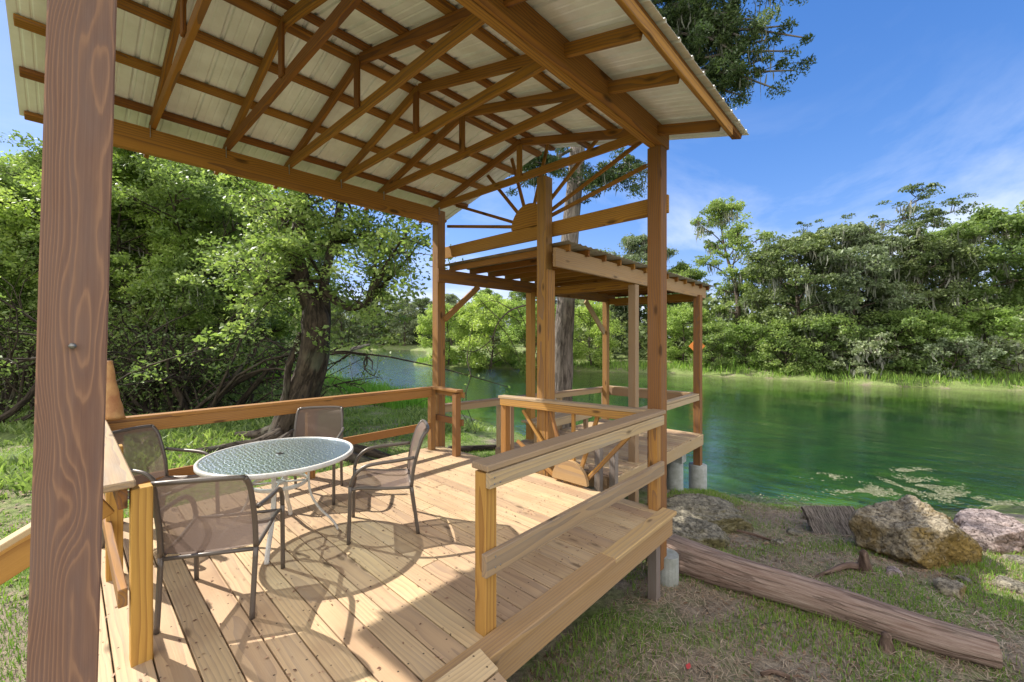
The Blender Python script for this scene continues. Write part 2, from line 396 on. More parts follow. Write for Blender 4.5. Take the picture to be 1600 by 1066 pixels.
def axis(lo, hi, c, n, p=2.6):
    t = np.linspace(-1, 1, n); a = np.sign(t)*np.abs(t)**p
    return np.where(a < 0, c+(-a)*(lo-c), c+a*(hi-c))
gx = axis(-500, 700, 5, 360, 3.2); gy = axis(-400, 700, 2, 380, 3.2)
X, Y = np.meshgrid(gx, gy, indexing='ij'); Z = hgt(X, Y)
nx, ny = X.shape
def grid_mesh(name, X, Y, Z):
    nx, ny = X.shape
    V = np.stack([X, Y, Z], -1).reshape(-1, 3)
    i, j = np.meshgrid(np.arange(nx-1), np.arange(ny-1), indexing='ij'); a = (i*ny+j).ravel()
    F = np.stack([a, a+ny, a+ny+1, a+1], 1)
    me = bpy.data.meshes.new(name); me.vertices.add(len(V)); me.vertices.foreach_set('co', V.ravel())
    me.loops.add(F.size); me.loops.foreach_set('vertex_index', F.ravel())
    me.polygons.add(len(F)); me.polygons.foreach_set('loop_start', np.arange(0, F.size, 4)); me.polygons.foreach_set('loop_total', np.full(len(F), 4))
    me.polygons.foreach_set('use_smooth', np.ones(len(F), bool)); me.update(); me.validate(); return me
gme = grid_mesh('ground', X, Y, Z)
def ground_mat():
    m, nt, out = new_mat('river_bank_soil'); n = N(nt)
    tc = n('ShaderNodeNewGeometry').outputs['Position']
    sp = n('ShaderNodeSeparateXYZ'); nt.links.new(tc, sp.inputs[0]); z = sp.outputs[2]
    a = n.noise(tc, 1.1, 5, .6); b = n.noise(tc, 14, 5, .7); c = n.noise(tc, 60, 3, .7); e = n.noise(tc, .35, 3)
    soil = n.mix(n.ramp(b, [(.36, (0, 0, 0)), (.64, (1, 1, 1))]), (.10, .078, .055), (.34, .275, .20))
    soil = n.mix(n.math('MULTIPLY', c, .5), soil, (.46, .39, .30))
    green = n.mix(n.ramp(b, [(.35, (0, 0, 0)), (.65, (1, 1, 1))]), (.065, .12, .024), (.20, .28, .065))
    far = n.math('MULTIPLY', n.math('SUBTRACT', n('ShaderNodeVectorMath', operation='LENGTH', i={0: tc}).outputs['Value'], 8), .12, clamp=True)
    left = n.math('MULTIPLY', n.math('SUBTRACT', sp.outputs[1], 4.0), .5, clamp=True)
    gf = n.ramp(n.math('ADD', a, n.math('MULTIPLY', n.math('MAXIMUM', far, left), .13)), [(.44, (0, 0, 0)), (.60, (1, 1, 1))])
    col = n.mix(n.math('MULTIPLY', gf, .8), soil, green)
    # rust coloured clay beyond the big boulder
    pv = n('ShaderNodeVectorMath', operation='DISTANCE', i={0: tc, 1: (7.9, -1.5, -1.0)}).outputs['Value']
    col = n.mix(n.math('MULTIPLY', n.ramp(n.math('ADD', pv, n.math('MULTIPLY', a, .8)), [(.0, (1, 1, 1)), (1, (0, 0, 0))]), 1.0), col, (.30, .14, .07))
    # wet margin and river bed
    wet = n.ramp(n.math('MULTIPLY_ADD', z, 1.0, 2.25), [(.50, (1, 1, 1)), (.66, (0, 0, 0))])
    col = n.mix(n.math('MULTIPLY', wet, .55), col, (.05, .04, .025))
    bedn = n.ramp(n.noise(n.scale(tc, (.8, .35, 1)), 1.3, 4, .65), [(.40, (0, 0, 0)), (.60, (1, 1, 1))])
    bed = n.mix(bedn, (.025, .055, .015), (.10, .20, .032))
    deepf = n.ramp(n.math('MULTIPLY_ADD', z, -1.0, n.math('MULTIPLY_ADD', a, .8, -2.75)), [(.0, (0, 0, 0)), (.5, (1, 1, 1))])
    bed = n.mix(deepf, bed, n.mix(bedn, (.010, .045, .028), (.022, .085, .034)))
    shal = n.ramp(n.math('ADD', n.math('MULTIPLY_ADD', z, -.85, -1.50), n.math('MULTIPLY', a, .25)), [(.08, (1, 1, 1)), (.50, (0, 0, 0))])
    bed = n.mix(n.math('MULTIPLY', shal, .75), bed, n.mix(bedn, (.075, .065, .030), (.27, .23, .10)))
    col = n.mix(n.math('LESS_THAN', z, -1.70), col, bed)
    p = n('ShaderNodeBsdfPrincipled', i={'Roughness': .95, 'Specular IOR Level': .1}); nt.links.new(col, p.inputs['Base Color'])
    bp = n('ShaderNodeBump', i={'Strength': .8, 'Distance': .03}); nt.links.new(n.math('ADD', b, c), bp.inputs['Height']); nt.links.new(bp.outputs[0], p.inputs['Normal'])
    nt.links.new(p.outputs[0], out.inputs[0]); return m
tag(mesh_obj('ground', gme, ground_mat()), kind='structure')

def water_mat():
    m, nt, out = new_mat('river_water'); n = N(nt)
    tc = n('ShaderNodeNewGeometry').outputs['Position']
    a = n.noise(n.scale(tc, (1.0, .42, 1)), 1.9, 4, .55, .6); b = n.noise(n.scale(tc, (1, .5, 1)), 8, 3, .6)
    rip = n.ramp(n.noise(n.scale(tc, (.10, .05, 1)), 1.0, 3, .6), [(.42, (0, 0, 0)), (.62, (1, 1, 1))])
    far = n('ShaderNodeSeparateXYZ'); nt.links.new(tc, far.inputs[0])
    up = n.math('MULTIPLY', n.math('SUBTRACT', far.outputs[1], 14), .06, clamp=True)
    st = n.math('ADD', n.math('MULTIPLY_ADD', rip, .22, .065), n.math('MULTIPLY', up, .8))
    bp = n('ShaderNodeBump', i={'Distance': .10}); nt.links.new(n.math('MULTIPLY_ADD', b, .5, a), bp.inputs['Height']); nt.links.new(st, bp.inputs['Strength'])
    g = n('ShaderNodeBsdfGlossy', i={'Roughness': .05, 'Color': (.97, 1, 1, 1)}); nt.links.new(bp.outputs[0], g.inputs['Normal'])
    t = n('ShaderNodeBsdfTransparent', i={0: (.82, .94, .80, 1)})
    fr = n('ShaderNodeFresnel', i={'IOR': 1.33}); nt.links.new(bp.outputs[0], fr.inputs['Normal'])
    s = n('ShaderNodeMixShader'); nt.links.new(n.math('MULTIPLY_ADD', fr.outputs[0], 1.25, .03, clamp=True), s.inputs[0]); nt.links.new(t.outputs[0], s.inputs[1]); nt.links.new(g.outputs[0], s.inputs[2])
    nt.links.new(s.outputs[0], out.inputs[0]); return m
wx = np.linspace(-200, 200, 2); wme = grid_mesh('river', *np.meshgrid(np.array([-120., 90.]), np.array([-80., 150.]), indexing='ij'), np.full((2, 2), -1.70))
tag(mesh_obj('river', wme, water_mat()), kind='structure')

# ------------------------------------------------------------------ sky and sun
SUN = Vector((-.38, .95, 1.0)).normalized()
w = bpy.data.worlds.new('World'); sc.world = w; w.use_nodes = True
nt = w.node_tree; nt.nodes.clear(); n = N(nt)
sky = n('ShaderNodeTexSky', sky_type='NISHITA', sun_disc=False, sun_elevation=math.asin(SUN.z), sun_rotation=math.atan2(SUN.x, SUN.y) % (2*math.pi), air_density=1.0, dust_density=.25, ozone_density=2.2)
tc = n('ShaderNodeTexCoord').outputs['Generated']
sp = n('ShaderNodeSeparateXYZ'); nt.links.new(tc, sp.inputs[0])
dv = n('ShaderNodeCombineXYZ'); zz = n.math('MAXIMUM', n.math('ADD', sp.outputs[2], .12), .05)
nt.links.new(n.math('DIVIDE', sp.outputs[0], zz), dv.inputs[0]); nt.links.new(n.math('DIVIDE', sp.outputs[1], zz), dv.inputs[1])
cl = n.noise(n.scale(dv.outputs[0], (.55, 1.0, 1)), .8, 7, .62, .5)
cf = n.ramp(cl, [(.44, (0, 0, 0)), (.80, (.7, .7, .7))])
low = n.ramp(sp.outputs[2], [(.05, (1, 1, 1)), (.42, (0, 0, 0))])
cf = n.math('MULTIPLY', cf, n.math('MULTIPLY_ADD', low, 1.5, .25), clamp=True)
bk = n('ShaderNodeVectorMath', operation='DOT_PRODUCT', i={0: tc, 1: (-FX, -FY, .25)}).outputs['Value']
bank = n.math('MULTIPLY', n.ramp(n.math('ADD', cl, n.math('MULTIPLY', bk, .30)), [(.42, (0, 0, 0)), (.62, (1, 1, 1))]), n.ramp(bk, [(.0, (0, 0, 0)), (.35, (1, 1, 1))]))  # unseen bright clouds behind the camera, added to lift and neutralise the shade
hs = n('ShaderNodeHueSaturation', i={'Saturation': 1.28, 'Value': .97}); nt.links.new(sky.outputs[0], hs.inputs['Color'])
sq = n('ShaderNodeVectorMath', operation='MULTIPLY_ADD', i={0: hs.outputs[0], 1: (.16, .15, .12), 2: (1, 1, 1)})
sk2 = n('ShaderNodeVectorMath', operation='DIVIDE', i={0: hs.outputs[0], 1: sq.outputs[0]})
sk3 = n('ShaderNodeVectorMath', operation='SCALE', i={0: sk2.outputs[0]}); sk3.inputs['Scale'].default_value = 1.28
tn = n.mix(1.0, sk3.outputs[0], (.80, .80, 1.05), 'MULTIPLY')
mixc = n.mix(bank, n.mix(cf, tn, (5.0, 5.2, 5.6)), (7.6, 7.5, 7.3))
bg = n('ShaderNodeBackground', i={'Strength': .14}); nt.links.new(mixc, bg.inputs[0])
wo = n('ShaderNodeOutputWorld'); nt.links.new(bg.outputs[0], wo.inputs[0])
sl = bpy.data.lights.new('sun', 'SUN'); sl.energy = 4.8; sl.angle = R(.55); sl.color = (1, .95, .86)
so = bpy.data.objects.new('sun', sl); COL.objects.link(so); so.rotation_euler = SUN.to_track_quat('Z', 'Y').to_euler()
sc.view_settings.view_transform = 'Standard'; sc.view_settings.look = 'None'; sc.view_settings.exposure = .84

# ------------------------------------------------------------------ pavilion
PV = empty('pavilion', (3.9, 3.4, -.6), label='open timber pavilion with exposed trusses under a pale metal roof, standing over the deck', cat='pavilion')
RY = 3.42                                            # ridge line
def zroof(y): return 4.16 - .256*abs(y-RY)           # underside of the metal
bp_ = part('post', M['bigpost'], PV, (-.034, 1.81, -.75), (.052, 1.795, 3.52), .14, .14, label='close weathered reddish brown post with bold wavy grain')
hb = Tubes().tube([(.012, 1.738, 1.625), (.012, 1.716, 1.625)], .009, 6).build('bolt', M['steelbolt'], bp_)
part('post', M['post'], PV, (3.88, 5.14, -.9), (3.88, 5.14, 3.57), .14, .14)
part('post', M['post'], PV, (3.995, 1.75, -.62), (3.995, 1.75, 3.52), .14, .14)
part('post', M['post'], PV, (3.99, 3.168, -.9), (3.99, 3.168, 3.60), .14, .135)
part('post', M['rail'], PV, (3.99, 3.079, -.9), (3.99, 3.079, 2.46), .14, .036)
L = Lumber(); L.board((.06, 5.08, 3.46), (3.805, 5.08, 3.46), .076, .225); L.build('roof_beam', M['beam'], PV)
L = Lumber(); L.board((-.24, 1.70, 3.615), (4.10, 1.70, 3.615), .06, .19); L.board((-.24, 1.768, 3.613), (4.10, 1.768, 3.613), .07, .186); L.build('roof_beam', M['beam'], PV)
for k, x in enumerate((-.04, .55, 1.14, 1.74, 2.34, 2.92, 3.84)):
    tr = empty('truss', (0, 0, 0)); tr.parent = PV; tr.location = (x-3.9, 0, 4.2)
    j = .012*((-1)**k)
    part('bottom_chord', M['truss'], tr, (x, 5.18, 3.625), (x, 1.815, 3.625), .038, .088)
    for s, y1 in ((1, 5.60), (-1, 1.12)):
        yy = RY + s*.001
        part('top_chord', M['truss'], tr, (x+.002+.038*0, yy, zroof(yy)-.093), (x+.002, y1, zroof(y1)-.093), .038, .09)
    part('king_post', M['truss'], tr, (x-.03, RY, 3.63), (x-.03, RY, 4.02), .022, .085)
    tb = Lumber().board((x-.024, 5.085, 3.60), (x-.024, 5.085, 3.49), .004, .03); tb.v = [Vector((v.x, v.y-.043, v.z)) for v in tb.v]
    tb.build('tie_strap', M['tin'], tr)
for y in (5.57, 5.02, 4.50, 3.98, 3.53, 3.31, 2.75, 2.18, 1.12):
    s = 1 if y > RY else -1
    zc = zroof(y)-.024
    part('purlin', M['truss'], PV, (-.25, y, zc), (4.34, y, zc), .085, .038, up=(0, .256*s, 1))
part('fascia', M['beam'], PV, (-.25, 1.085, zroof(1.1)-.088), (4.02, 1.085, zroof(1.1)-.088), .03, .082)
# ribbed metal roof, one sheet a side
def metal_roof():
    for s, y1 in ((1, 5.63), (-1, 1.02)):
        prof = []; x = -.28
        while x < 4.38:
            for dx, h in ((0, 0), (.045, 0), (.052, .004), (.06, .004), (.067, 0), (.105, 0), (.112, .004), (.12, .004), (.127, 0), (.19, 0), (.205, .019), (.223, .019)):
                if x+dx < 4.38: prof.append((x+dx, h))
            x += .2286
        n_ = 12; X = np.zeros((len(prof), n_)); Y_ = X.copy(); Z_ = X.copy()
        for i, (px_, h) in enumerate(prof):
            for j in range(n_):
                y = RY + (y1-RY)*j/(n_-1)
                X[i, j] = px_; Y_[i, j] = y; Z_[i, j] = zroof(y) + h + .002*math.sin(px_*9+j*.8)
        me = grid_mesh('roof_sheet', X, Y_, Z_)
        me.polygons.foreach_set('use_smooth', [False]*len(me.polygons))
        o = mesh_obj('roof_sheet', me, M['soffit'], PV)
        md = o.modifiers.new('thick', 'SOLIDIFY'); md.thickness = .0012; md.offset = 0
metal_roof()
part('header', M['beam'], PV, (4.086, 5.42, 2.98), (4.086, 1.672, 2.98), .038, .18)
CY, CZ = 3.49, 3.075
SB = empty('sunburst', (0, 0, 0)); SB.parent = PV; SB.location = (.186, 0, 3.6)
def halfdisc(name, x, cy, cz, r, th, mat, parent):
    bm = bmesh.new(); pts = [(cy + r*math.cos(math.pi*k/24), cz + r*math.sin(math.pi*k/24)) for k in range(25)]
    a = [bm.verts.new((x-th/2, p[0], p[1])) for p in pts]; b = [bm.verts.new((x+th/2, p[0], p[1])) for p in pts]
    bm.faces.new(a); bm.faces.new(b[::-1])
    for k in range(25): bm.faces.new((a[k], b[k], b[(k+1) % 25], a[(k+1) % 25]))
    bmesh.ops.recalc_face_normals(bm, faces=bm.faces); me = bpy.data.meshes.new(name); bm.to_mesh(me); bm.free()
    n_ = len(me.vertices); c = np.array([v.co for v in me.vertices])
    gattr(me, 'gc', np.stack([c[:, 1]+7, c[:, 2]*1.0, c[:, 0]], 1)); fattr(me, 'tint', [.6]*n_); gattr(me, 'pn', [(0, 0, 0)]*n_)
    return mesh_obj(name, me, mat, parent)
halfdisc('sun_disc', 4.075, CY, CZ, .30, .034, M['beam'], SB)
for y, z in ((5.18, 3.39), (4.96, 3.67), (4.27, 3.95), (3.80, 4.05), (3.186, 4.05), (2.48, 3.885), (1.93, 3.70), (1.90, 3.42)):
    d = Vector((0, y-CY, z-CZ)).normalized()
    part('ray', M['truss'], SB, (4.079, CY+d.y*.27, CZ+d.z*.27), (4.079, y, z), .03, .042)
pr = Tubes().tube([(3.995+.11, 1.70, -1.1), (3.995+.11, 1.70, -.52)], .115, 20).build('concrete_pier', M['concrete'], PV)
pr.data.polygons.foreach_set('use_smooth', [False]*len(pr.data.polygons))

# ------------------------------------------------------------------ deck
DK = empty('wooden_deck', (2.0, 3.3, -.7), label='sunlit pine plank deck carrying the round glass table', cat='deck')
L = Lumber(); x = .02; k = 0
while x < 3.80:
    wd = .138
    cut = [1.655, 5.16]
    if x > 1.2 and k % 3 == 1: cut = [1.655, 3.32 + (k % 2)*.41, 5.16]
    elif x > 1.2 and k % 5 == 2: cut = [1.655, 2.5, 5.16]
    for a, b in zip(cut[:-1], cut[1:]):
        L.board((x+wd/2, a+.002, -.019 + random.uniform(-.0012, .0012)), (x+wd/2, b-.002, -.019 + random.uniform(-.0012, .0012)), wd-.002, .036, pnorm=True, bev=.003)
    x += .1435; k += 1
L.build('planks', M['deck'], DK)
L = Lumber(); L.board((.02, 1.585, .002), (2.75, 1.585, .002), .138, .038, bev=.006); L.board((2.752, 1.585, .001), (3.90, 1.585, .001), .138, .038, bev=.006); L.build('edge_board', M['deckrim'], DK)
part('rim_joist', M['deckrim'], DK, (.02, 1.56, -.108), (3.86, 1.56, -.108), .038, .178)
part('rim_joist', M['deckrim'], DK, (3.846, 1.60, -.155), (3.846, 5.2, -.155), .036, .2)
part('rim_joist', M['deckrim'], DK, (.02, 5.18, -.14), (3.86, 5.18, -.14), .038, .2)
part('rim_joist', M['deckrim'], DK, (.0, 1.6, -.14), (.0, 5.2, -.14), .038, .2)
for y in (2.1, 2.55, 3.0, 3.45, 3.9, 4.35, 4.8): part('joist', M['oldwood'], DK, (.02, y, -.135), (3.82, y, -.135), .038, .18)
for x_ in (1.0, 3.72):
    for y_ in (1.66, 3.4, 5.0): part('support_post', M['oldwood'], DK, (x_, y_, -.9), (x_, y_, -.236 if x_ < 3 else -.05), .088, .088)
# plank ramp off the near edge
RP = empty('plank_ramp', (.9, 1.1, -.3), label='short plank ramp leading down from the near edge of the deck', cat='ramp')
L = Lumber()
for k in range(5): L.board((.80, 1.50-k*.143, .032-k*.035), (1.44-.012*k, 1.50-k*.143, .032-k*.035), .138, .034, up=(0, -.24, 1))
L.build('planks', M['deck'], RP)
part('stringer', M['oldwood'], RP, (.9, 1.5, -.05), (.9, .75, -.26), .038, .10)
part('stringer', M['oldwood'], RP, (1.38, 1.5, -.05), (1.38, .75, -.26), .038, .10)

# ------------------------------------------------------------------ railings
RL = empty('railing', (2.7, 1.65, 0), label='short rail on the deck edge nearest the log, grey worn lower board', cat='railing')
part('post', M['postnew'], RL, (1.61, 1.70, -.2), (1.61, 1.70, .90), .088, .088, label='yellowish new post at the near end')
part('post', M['rail'], RL, (3.86, 1.715, -.2), (3.86, 1.715, .87), .088, .088)
part('cap_rail', M['railworn'], RL, (1.555, 1.695, .932), (3.92, 1.695, .932), .135, .036, bev=.006)
part('side_board', M['railworn'], RL, (1.565, 1.638, .865), (3.86, 1.638, .865), .036, .088)
part('lower_board', M['railworn'], RL, (1.53, 1.632, .415), (3.85, 1.632, .415), .038, .125)
# far rail with sunburst
RG = empty('sunburst_railing', (3.88, 2.7, 0), label='far rail panel with a wooden half sun and spokes facing the dock', cat='railing')
part('cap_rail', M['railworn'], RG, (3.875, 3.80, .875), (3.875, 1.768, .925), .12, .034)
part('side_board', M['rail'], RG, (3.835, 3.77, .815), (3.835, 1.77, .862), .034, .085)
part('post', M['rail'], RG, (3.885, 3.73, -.3), (3.885, 3.73, .855), .088, .088)
part('post', M['dockwood'], RG, (4.05, 3.80, -.3), (4.05, 3.80, .82), .06, .088)
part('bottom_board', M['rail'], RG, (3.905, 3.68, -.12), (3.905, 1.84, -.12), .034, .13)
for y, z in ((3.525, .34), (3.43, .74), (2.997, .77), (2.673, .80), (2.36, .80), (1.95, .70)):
    d = Vector((0, y-2.673, z+.11)).normalized()
    part('ray', M['rail'], RG, (3.888, 2.673+d.y*.05, -.11+d.z*.05), (3.888, y, z), .034, .042)
halfdisc('sun_disc', 3.845, 2.69, .035, .235, .045, M['deckrim'], RG)
# long left rail
RB = empty('railing', (2.0, 5.0, 0), label='long rail along the side of the deck nearest the leaning tree', cat='railing')
part('cap_rail', M['rail'], RB, (.20, 5.02, .925), (3.62, 5.02, .905), .11, .034)
part('side_board', M['rail'], RB, (.20, 4.975, .855), (3.62, 4.975, .835), .034, .105)
part('lower_board', M['rail'], RB, (.28, 4.975, .365), (3.6, 4.975, .365), .036, .10)
for x_ in (1.95,): part('post', M['rail'], RB, (x_, 5.05, -.2), (x_, 5.05, .895), .088, .088)
part('post', M['rail'], RB, (.30, 5.05, -.2), (.30, 5.05, .895), .088, .088)
RS = empty('railing', (3.66, 4.7, 0), label='short rail stub with two posts beside the left corner post of the pavilion', cat='railing')
part('post', M['post'], RS, (3.66, 5.02, -.1), (3.66, 5.02, .885), .085, .085)
part('post', M['post'], RS, (3.70, 4.50, -.1), (3.70, 4.50, .87), .088, .088)
part('cap_rail', M['post'], RS, (3.70, 5.08, .905), (3.70, 4.42, .905), .12, .034)
part('side_board', M['post'], RS, (3.755, 5.06, .845), (3.755, 4.40, .845), .034, .08)
part('lower_board', M['post'], RS, (3.755, 5.06, .46), (3.755, 4.42, .46), .034, .09)
# near left rail
RN = empty('railing', (.2, 3.9, 0), label='white topped rail by the stairs with its chamfered end post beside the big post', cat='railing')
part('post', M['postnew'], RN, (.262, 2.845, -.2), (.262, 2.845, .885), .085, .085, label='golden brown end post with a knot')
part('post', M['postnew'], RN, (.225, 3.95, -.2), (.225, 3.95, .90), .085, .085)
part('cap_rail', M['railworn'], RN, (.165, 2.76, .925), (.165, 5.02, .925), .14, .036, bev=.007)
part('side_board', M['post'], RN, (.19, 2.80, .85), (.19, 4.95, .85), .036, .10)
part('lower_board', M['post'], RN, (.19, 2.80, .36), (.19, 4.95, .36), .036, .09)
# stair handrail going down on the left
RH = empty('stair_handrail', (-.5, 3.0, -.5), label='sloping golden handrail going down to the lawn left of the big post', cat='handrail')
part('cap_rail', M['railworn'], RH, (.14, 3.02, .885), (-1.2, 3.02, .115), .09, .034)
part('side_board', M['postnew'], RH, (.14, 2.985, .80), (-1.2, 2.985, .03), .036, .13)
part('post', M['postnew'], RH, (-1.1, 3.05, -.6), (-1.1, 3.05, .12), .088, .088)
ST = empty('stairs', (-.5, 2.4, -.6), label='wooden steps from the lawn to the deck behind the big post', cat='stairs')
for k in range(3): part('tread', M['dockwood'], ST, (-.16-.28*k, 1.95, -.15-.18*k), (-.16-.28*k, 2.93, -.15-.18*k), .26, .036)
part('stringer', M['dockwood'], ST, (-.03, 2.95, -.2), (-.9, 2.95, -.72), .036, .2)

# cypress knee ornament standing on the rail corner
bm = bmesh.new(); bmesh.ops.create_cone(bm, cap_ends=True, segments=20, radius1=.074, radius2=.022, depth=.5)
bmesh.ops.subdivide_edges(bm, edges=[e for e in bm.edges if abs(e.verts[0].co.z-e.verts[1].co.z) > .1], cuts=16)
for v in bm.verts:
    t = (v.co.z+.25)/.5; s = 1 - .10*math.sin(math.pi*t)
    q = mnoise.noise(Vector((v.co.x*14+3, v.co.y*14, v.co.z*11)))*.010
    r = math.hypot(v.co.x, v.co.y)
    if r > 1e-4: v.co.x *= s*(1+q/r); v.co.y *= s*(1+q/r)
    v.co.z += .25; v.co.x -= .035*t; v.co.y += .035*t
me = bpy.data.meshes.new('cypress_knee'); bm.to_mesh(me); bm.free(); me.polygons.foreach_set('use_smooth', [True]*len(me.polygons))
kn = mesh_obj('cypress_knee_ornament', me, M['knee']); kn.location = (.285, 4.99, .944)
tag(kn, 'polished orange cypress knee standing on the corner of the deck rail', 'ornament')

# ------------------------------------------------------------------ boardwalk, dock and its shelter
BW = empty('boardwalk', (4.5, 3.7, -.9), label='narrow plank walkway joining the deck to the lower dock', cat='boardwalk')
L = Lumber(); x = 3.95
while x < 5.2:
    L.board((x, 3.28, -.02-(x-3.87)*.17), (x, 4.2, -.02-(x-3.87)*.17), .136, .034, up=(.17, 0, 1)); x += .143
L.build('planks', M['deck'], BW)
part('stringer', M['oldwood'], BW, (3.87, 4.16, -.12), (5.2, 4.16, -.35), .036, .14)
part('stringer', M['oldwood'], BW, (3.87, 3.32, -.12), (5.2, 3.32, -.35), .036, .14)
DZ = -.27
DC = empty('dock', (6.9, 3.9, -1.7), label='weathered plank dock on concrete piers at the water edge', cat='dock')
L = Lumber(); x = 5.2
while x < 8.55: L.board((x, 2.86, DZ-.019), (x, 5.12, DZ-.019+random.uniform(-.002, .002)), .136, .036); x += .144
L.build('planks', M['dockwood'], DC)
for y_ in (2.84, 5.14): part('rim_joist', M['dockwood'], DC, (5.12, y_, DZ-.11), (8.6, y_, DZ-.11), .038, .2)
for x_ in (5.11, 8.62): part('rim_joist', M['dockwood'], DC, (x_, 2.84, DZ-.11), (x_, 5.14, DZ-.11), .038, .2)
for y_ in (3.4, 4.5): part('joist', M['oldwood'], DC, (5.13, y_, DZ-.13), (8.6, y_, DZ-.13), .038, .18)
def pier(x_, y_, z0, z1, r, parent):
    o = Tubes().tube([(x_, y_, z0), (x_, y_, z1)], r, 24).build('concrete_pier', M['concrete'], parent)
    return o
for x_ in (5.4, 7.75): 
    part('cross_beam', M['concrete'], DC, (x_, 2.88, DZ-.30), (x_, 5.1, DZ-.30), .2, .18)
    for y_ in (3.05, 4.95): pier(x_, y_, -2.3, DZ-.392, .145, DC)
DS = empty('dock_shelter', (6.9, 3.9, -1.0), label='low flat roofed post shelter over the dock', cat='shelter')
part('post', M['post'], DS, (8.72, 2.97, -.95), (8.72, 2.97, 2.5), .135, .135)
pier(8.72, 2.97, -2.4, -.93, .17, DS)
part('post', M['dockwood'], DS, (5.99, 3.0, -1.2), (5.99, 3.0, 2.46), .12, .12, label='paler inner post')
part('post', M['postnew'], DS, (6.0, 5.10, -1.2), (6.0, 5.10, 2.50), .13, .13, label='thick post half hidden by the middle pavilion post')
part('post', M['post'], DS, (8.75, 5.09, -1.6), (8.75, 5.09, 2.5), .12, .12)
pier(8.75, 5.09, -2.4, -1.4, .17, DS)
part('beam', M['deckrim'], DS, (3.93, 2.975, 2.60), (9.15, 2.975, 2.575), .045, .225, label='pale pinkish outer beam')
part('beam', M['post'], DS, (3.80, 5.06, 2.58), (9.1, 5.06, 2.575), .045, .20)
for x_ in (6.08, 8.80, 9.10): part('cross_beam', M['beam'], DS, (x_, 3.0, 2.49), (x_, 5.035, 2.49), .045, .14 if x_ < 9 else .16)
x = 4.15
k = 0
while x < 9.2:
    part('purlin', M['truss'], DS, (x, 2.90, 2.735-.011*(x-4)), (x, 5.2, 2.735-.011*(x-4)), .04, .085); x += .42; k += 1
prof = []; x = 4.0
while x < 9.3:
    prof += [(x, 0), (x+.04, .014), (x+.08, 0)]; x += .12
X_ = np.array([[p[0]]*2 for p in prof]); Y_ = np.array([[2.84, 5.26]]*len(prof)); Z_ = np.array([[2.782-.011*(p[0]-4)+p[1]]*2 for p in prof])
ro = mesh_obj('roof_sheet', grid_mesh('roof_sheet', X_, Y_, Z_), simple('old_roof_metal', (.34, .29, .23), .6, .2, nscale=4, ncol=(.20, .15, .11)), DS); md = ro.modifiers.new('thick', 'SOLIDIFY'); md.thickness = .002
part('brace', M['post'], DS, (3.92, 5.05, 1.92), (4.62, 5.05, 2.48), .04, .09)
part('brace', M['dockwood'], DS, (8.66, 5.08, 1.75), (7.85, 5.08, 2.46), .04, .13)
# dock rails
RD = empty('dock_railing', (7, 5.0, DZ), label='low board rail round the left and river sides of the dock', cat='railing')
part('cap_rail', M['dockwood'], RD, (4.0, 5.22, .585), (8.95, 5.22, .43), .13, .036)
part('side_board', M['dockwood'], RD, (4.0, 5.17, .525), (8.95, 5.17, .37), .036, .09)
part('cap_rail', M['dockwood'], RD, (8.95, 5.15, .455), (8.95, 3.05, .475), .13, .036)
part('side_board', M['dockwood'], RD, (8.89, 5.14, .35), (8.89, 3.05, .37), .036, .17)
for x_ in (5.3, 7.1, 8.9): part('post', M['dockwood'], RD, (x_, 5.235-.0, DZ-.1), (x_, 5.235, .42), .088, .088)
RE = empty('dock_railing', (7.5, 2.9, DZ), label='greyed side rail on the downstream edge of the dock', cat='railing')
part('cap_rail', M['railworn'], RE, (6.05, 2.98, .50), (8.63, 2.98, .50), .14, .036)
part('side_board', M['railworn'], RE, (6.05, 2.925, .43), (8.63, 2.925, .43), .036, .09)
BN = empty('bench', (6.6, 4.85, DZ), label='plank bench against the left rail of the dock', cat='bench')
L = Lumber()
for k in range(3): L.board((5.7, 4.78+k*.12, .10), (7.5, 4.78+k*.12, .10), .11, .036)
L.build('seat', M['railworn'], BN)
part('apron', M['railworn'], BN, (5.7, 4.71, .03), (7.5, 4.71, .03), .034, .12)
for x_ in (5.8, 7.4): part('leg', M['dockwood'], BN, (x_, 4.78, DZ), (x_, 4.78, .08), .08, .08)
SP = empty('mooring_post', (5.02, 2.97, -1), label='left one of the two dark weathered short posts at the dock entry', cat='post', group='short posts at the dock entry')
part('shaft', M['oldwood'], SP, (5.0, 3.02, -1.1), (5.0, 3.02, .18), .09, .09)
SP = empty('mooring_post', (5.4, 2.95, -1), label='right one of the two dark weathered short posts at the dock entry', cat='post', group='short posts at the dock entry')
part('shaft', M['oldwood'], SP, (5.02, 2.80, -1.1), (5.02, 2.80, .12), .09, .09)

# ------------------------------------------------------------------ table
TB = empty('patio_table', (1.20, 3.73, 0), label='round patio table with rippled glass top and white rim', cat='table')
TR, TZ = .555, .69
def ring(name, r, z, w_, h_, mat, parent, n_=72):
    bm = bmesh.new(); prof = [(r-w_/2, z-h_/2), (r+w_/2-.006, z-h_/2), (r+w_/2, z-h_/2+.006), (r+w_/2, z+h_/2-.006), (r+w_/2-.006, z+h_/2), (r-w_/2, z+h_/2)]
    rows = [[bm.verts.new((p[0]*math.cos(a), p[0]*math.sin(a), p[1])) for p in prof] for a in [2*math.pi*k/n_ for k in range(n_)]]
    for k in range(n_):
        for q in range(6): bm.faces.new((rows[k][q], rows[(k+1) % n_][q], rows[(k+1) % n_][(q+1) % 6], rows[k][(q+1) % 6]))
    bmesh.ops.recalc_face_normals(bm, faces=bm.faces); me = bpy.data.meshes.new(name); bm.to_mesh(me); bm.free()
    for p in me.polygons: p.use_smooth = True
    o = mesh_obj(name, me, mat, parent, local=True); return o
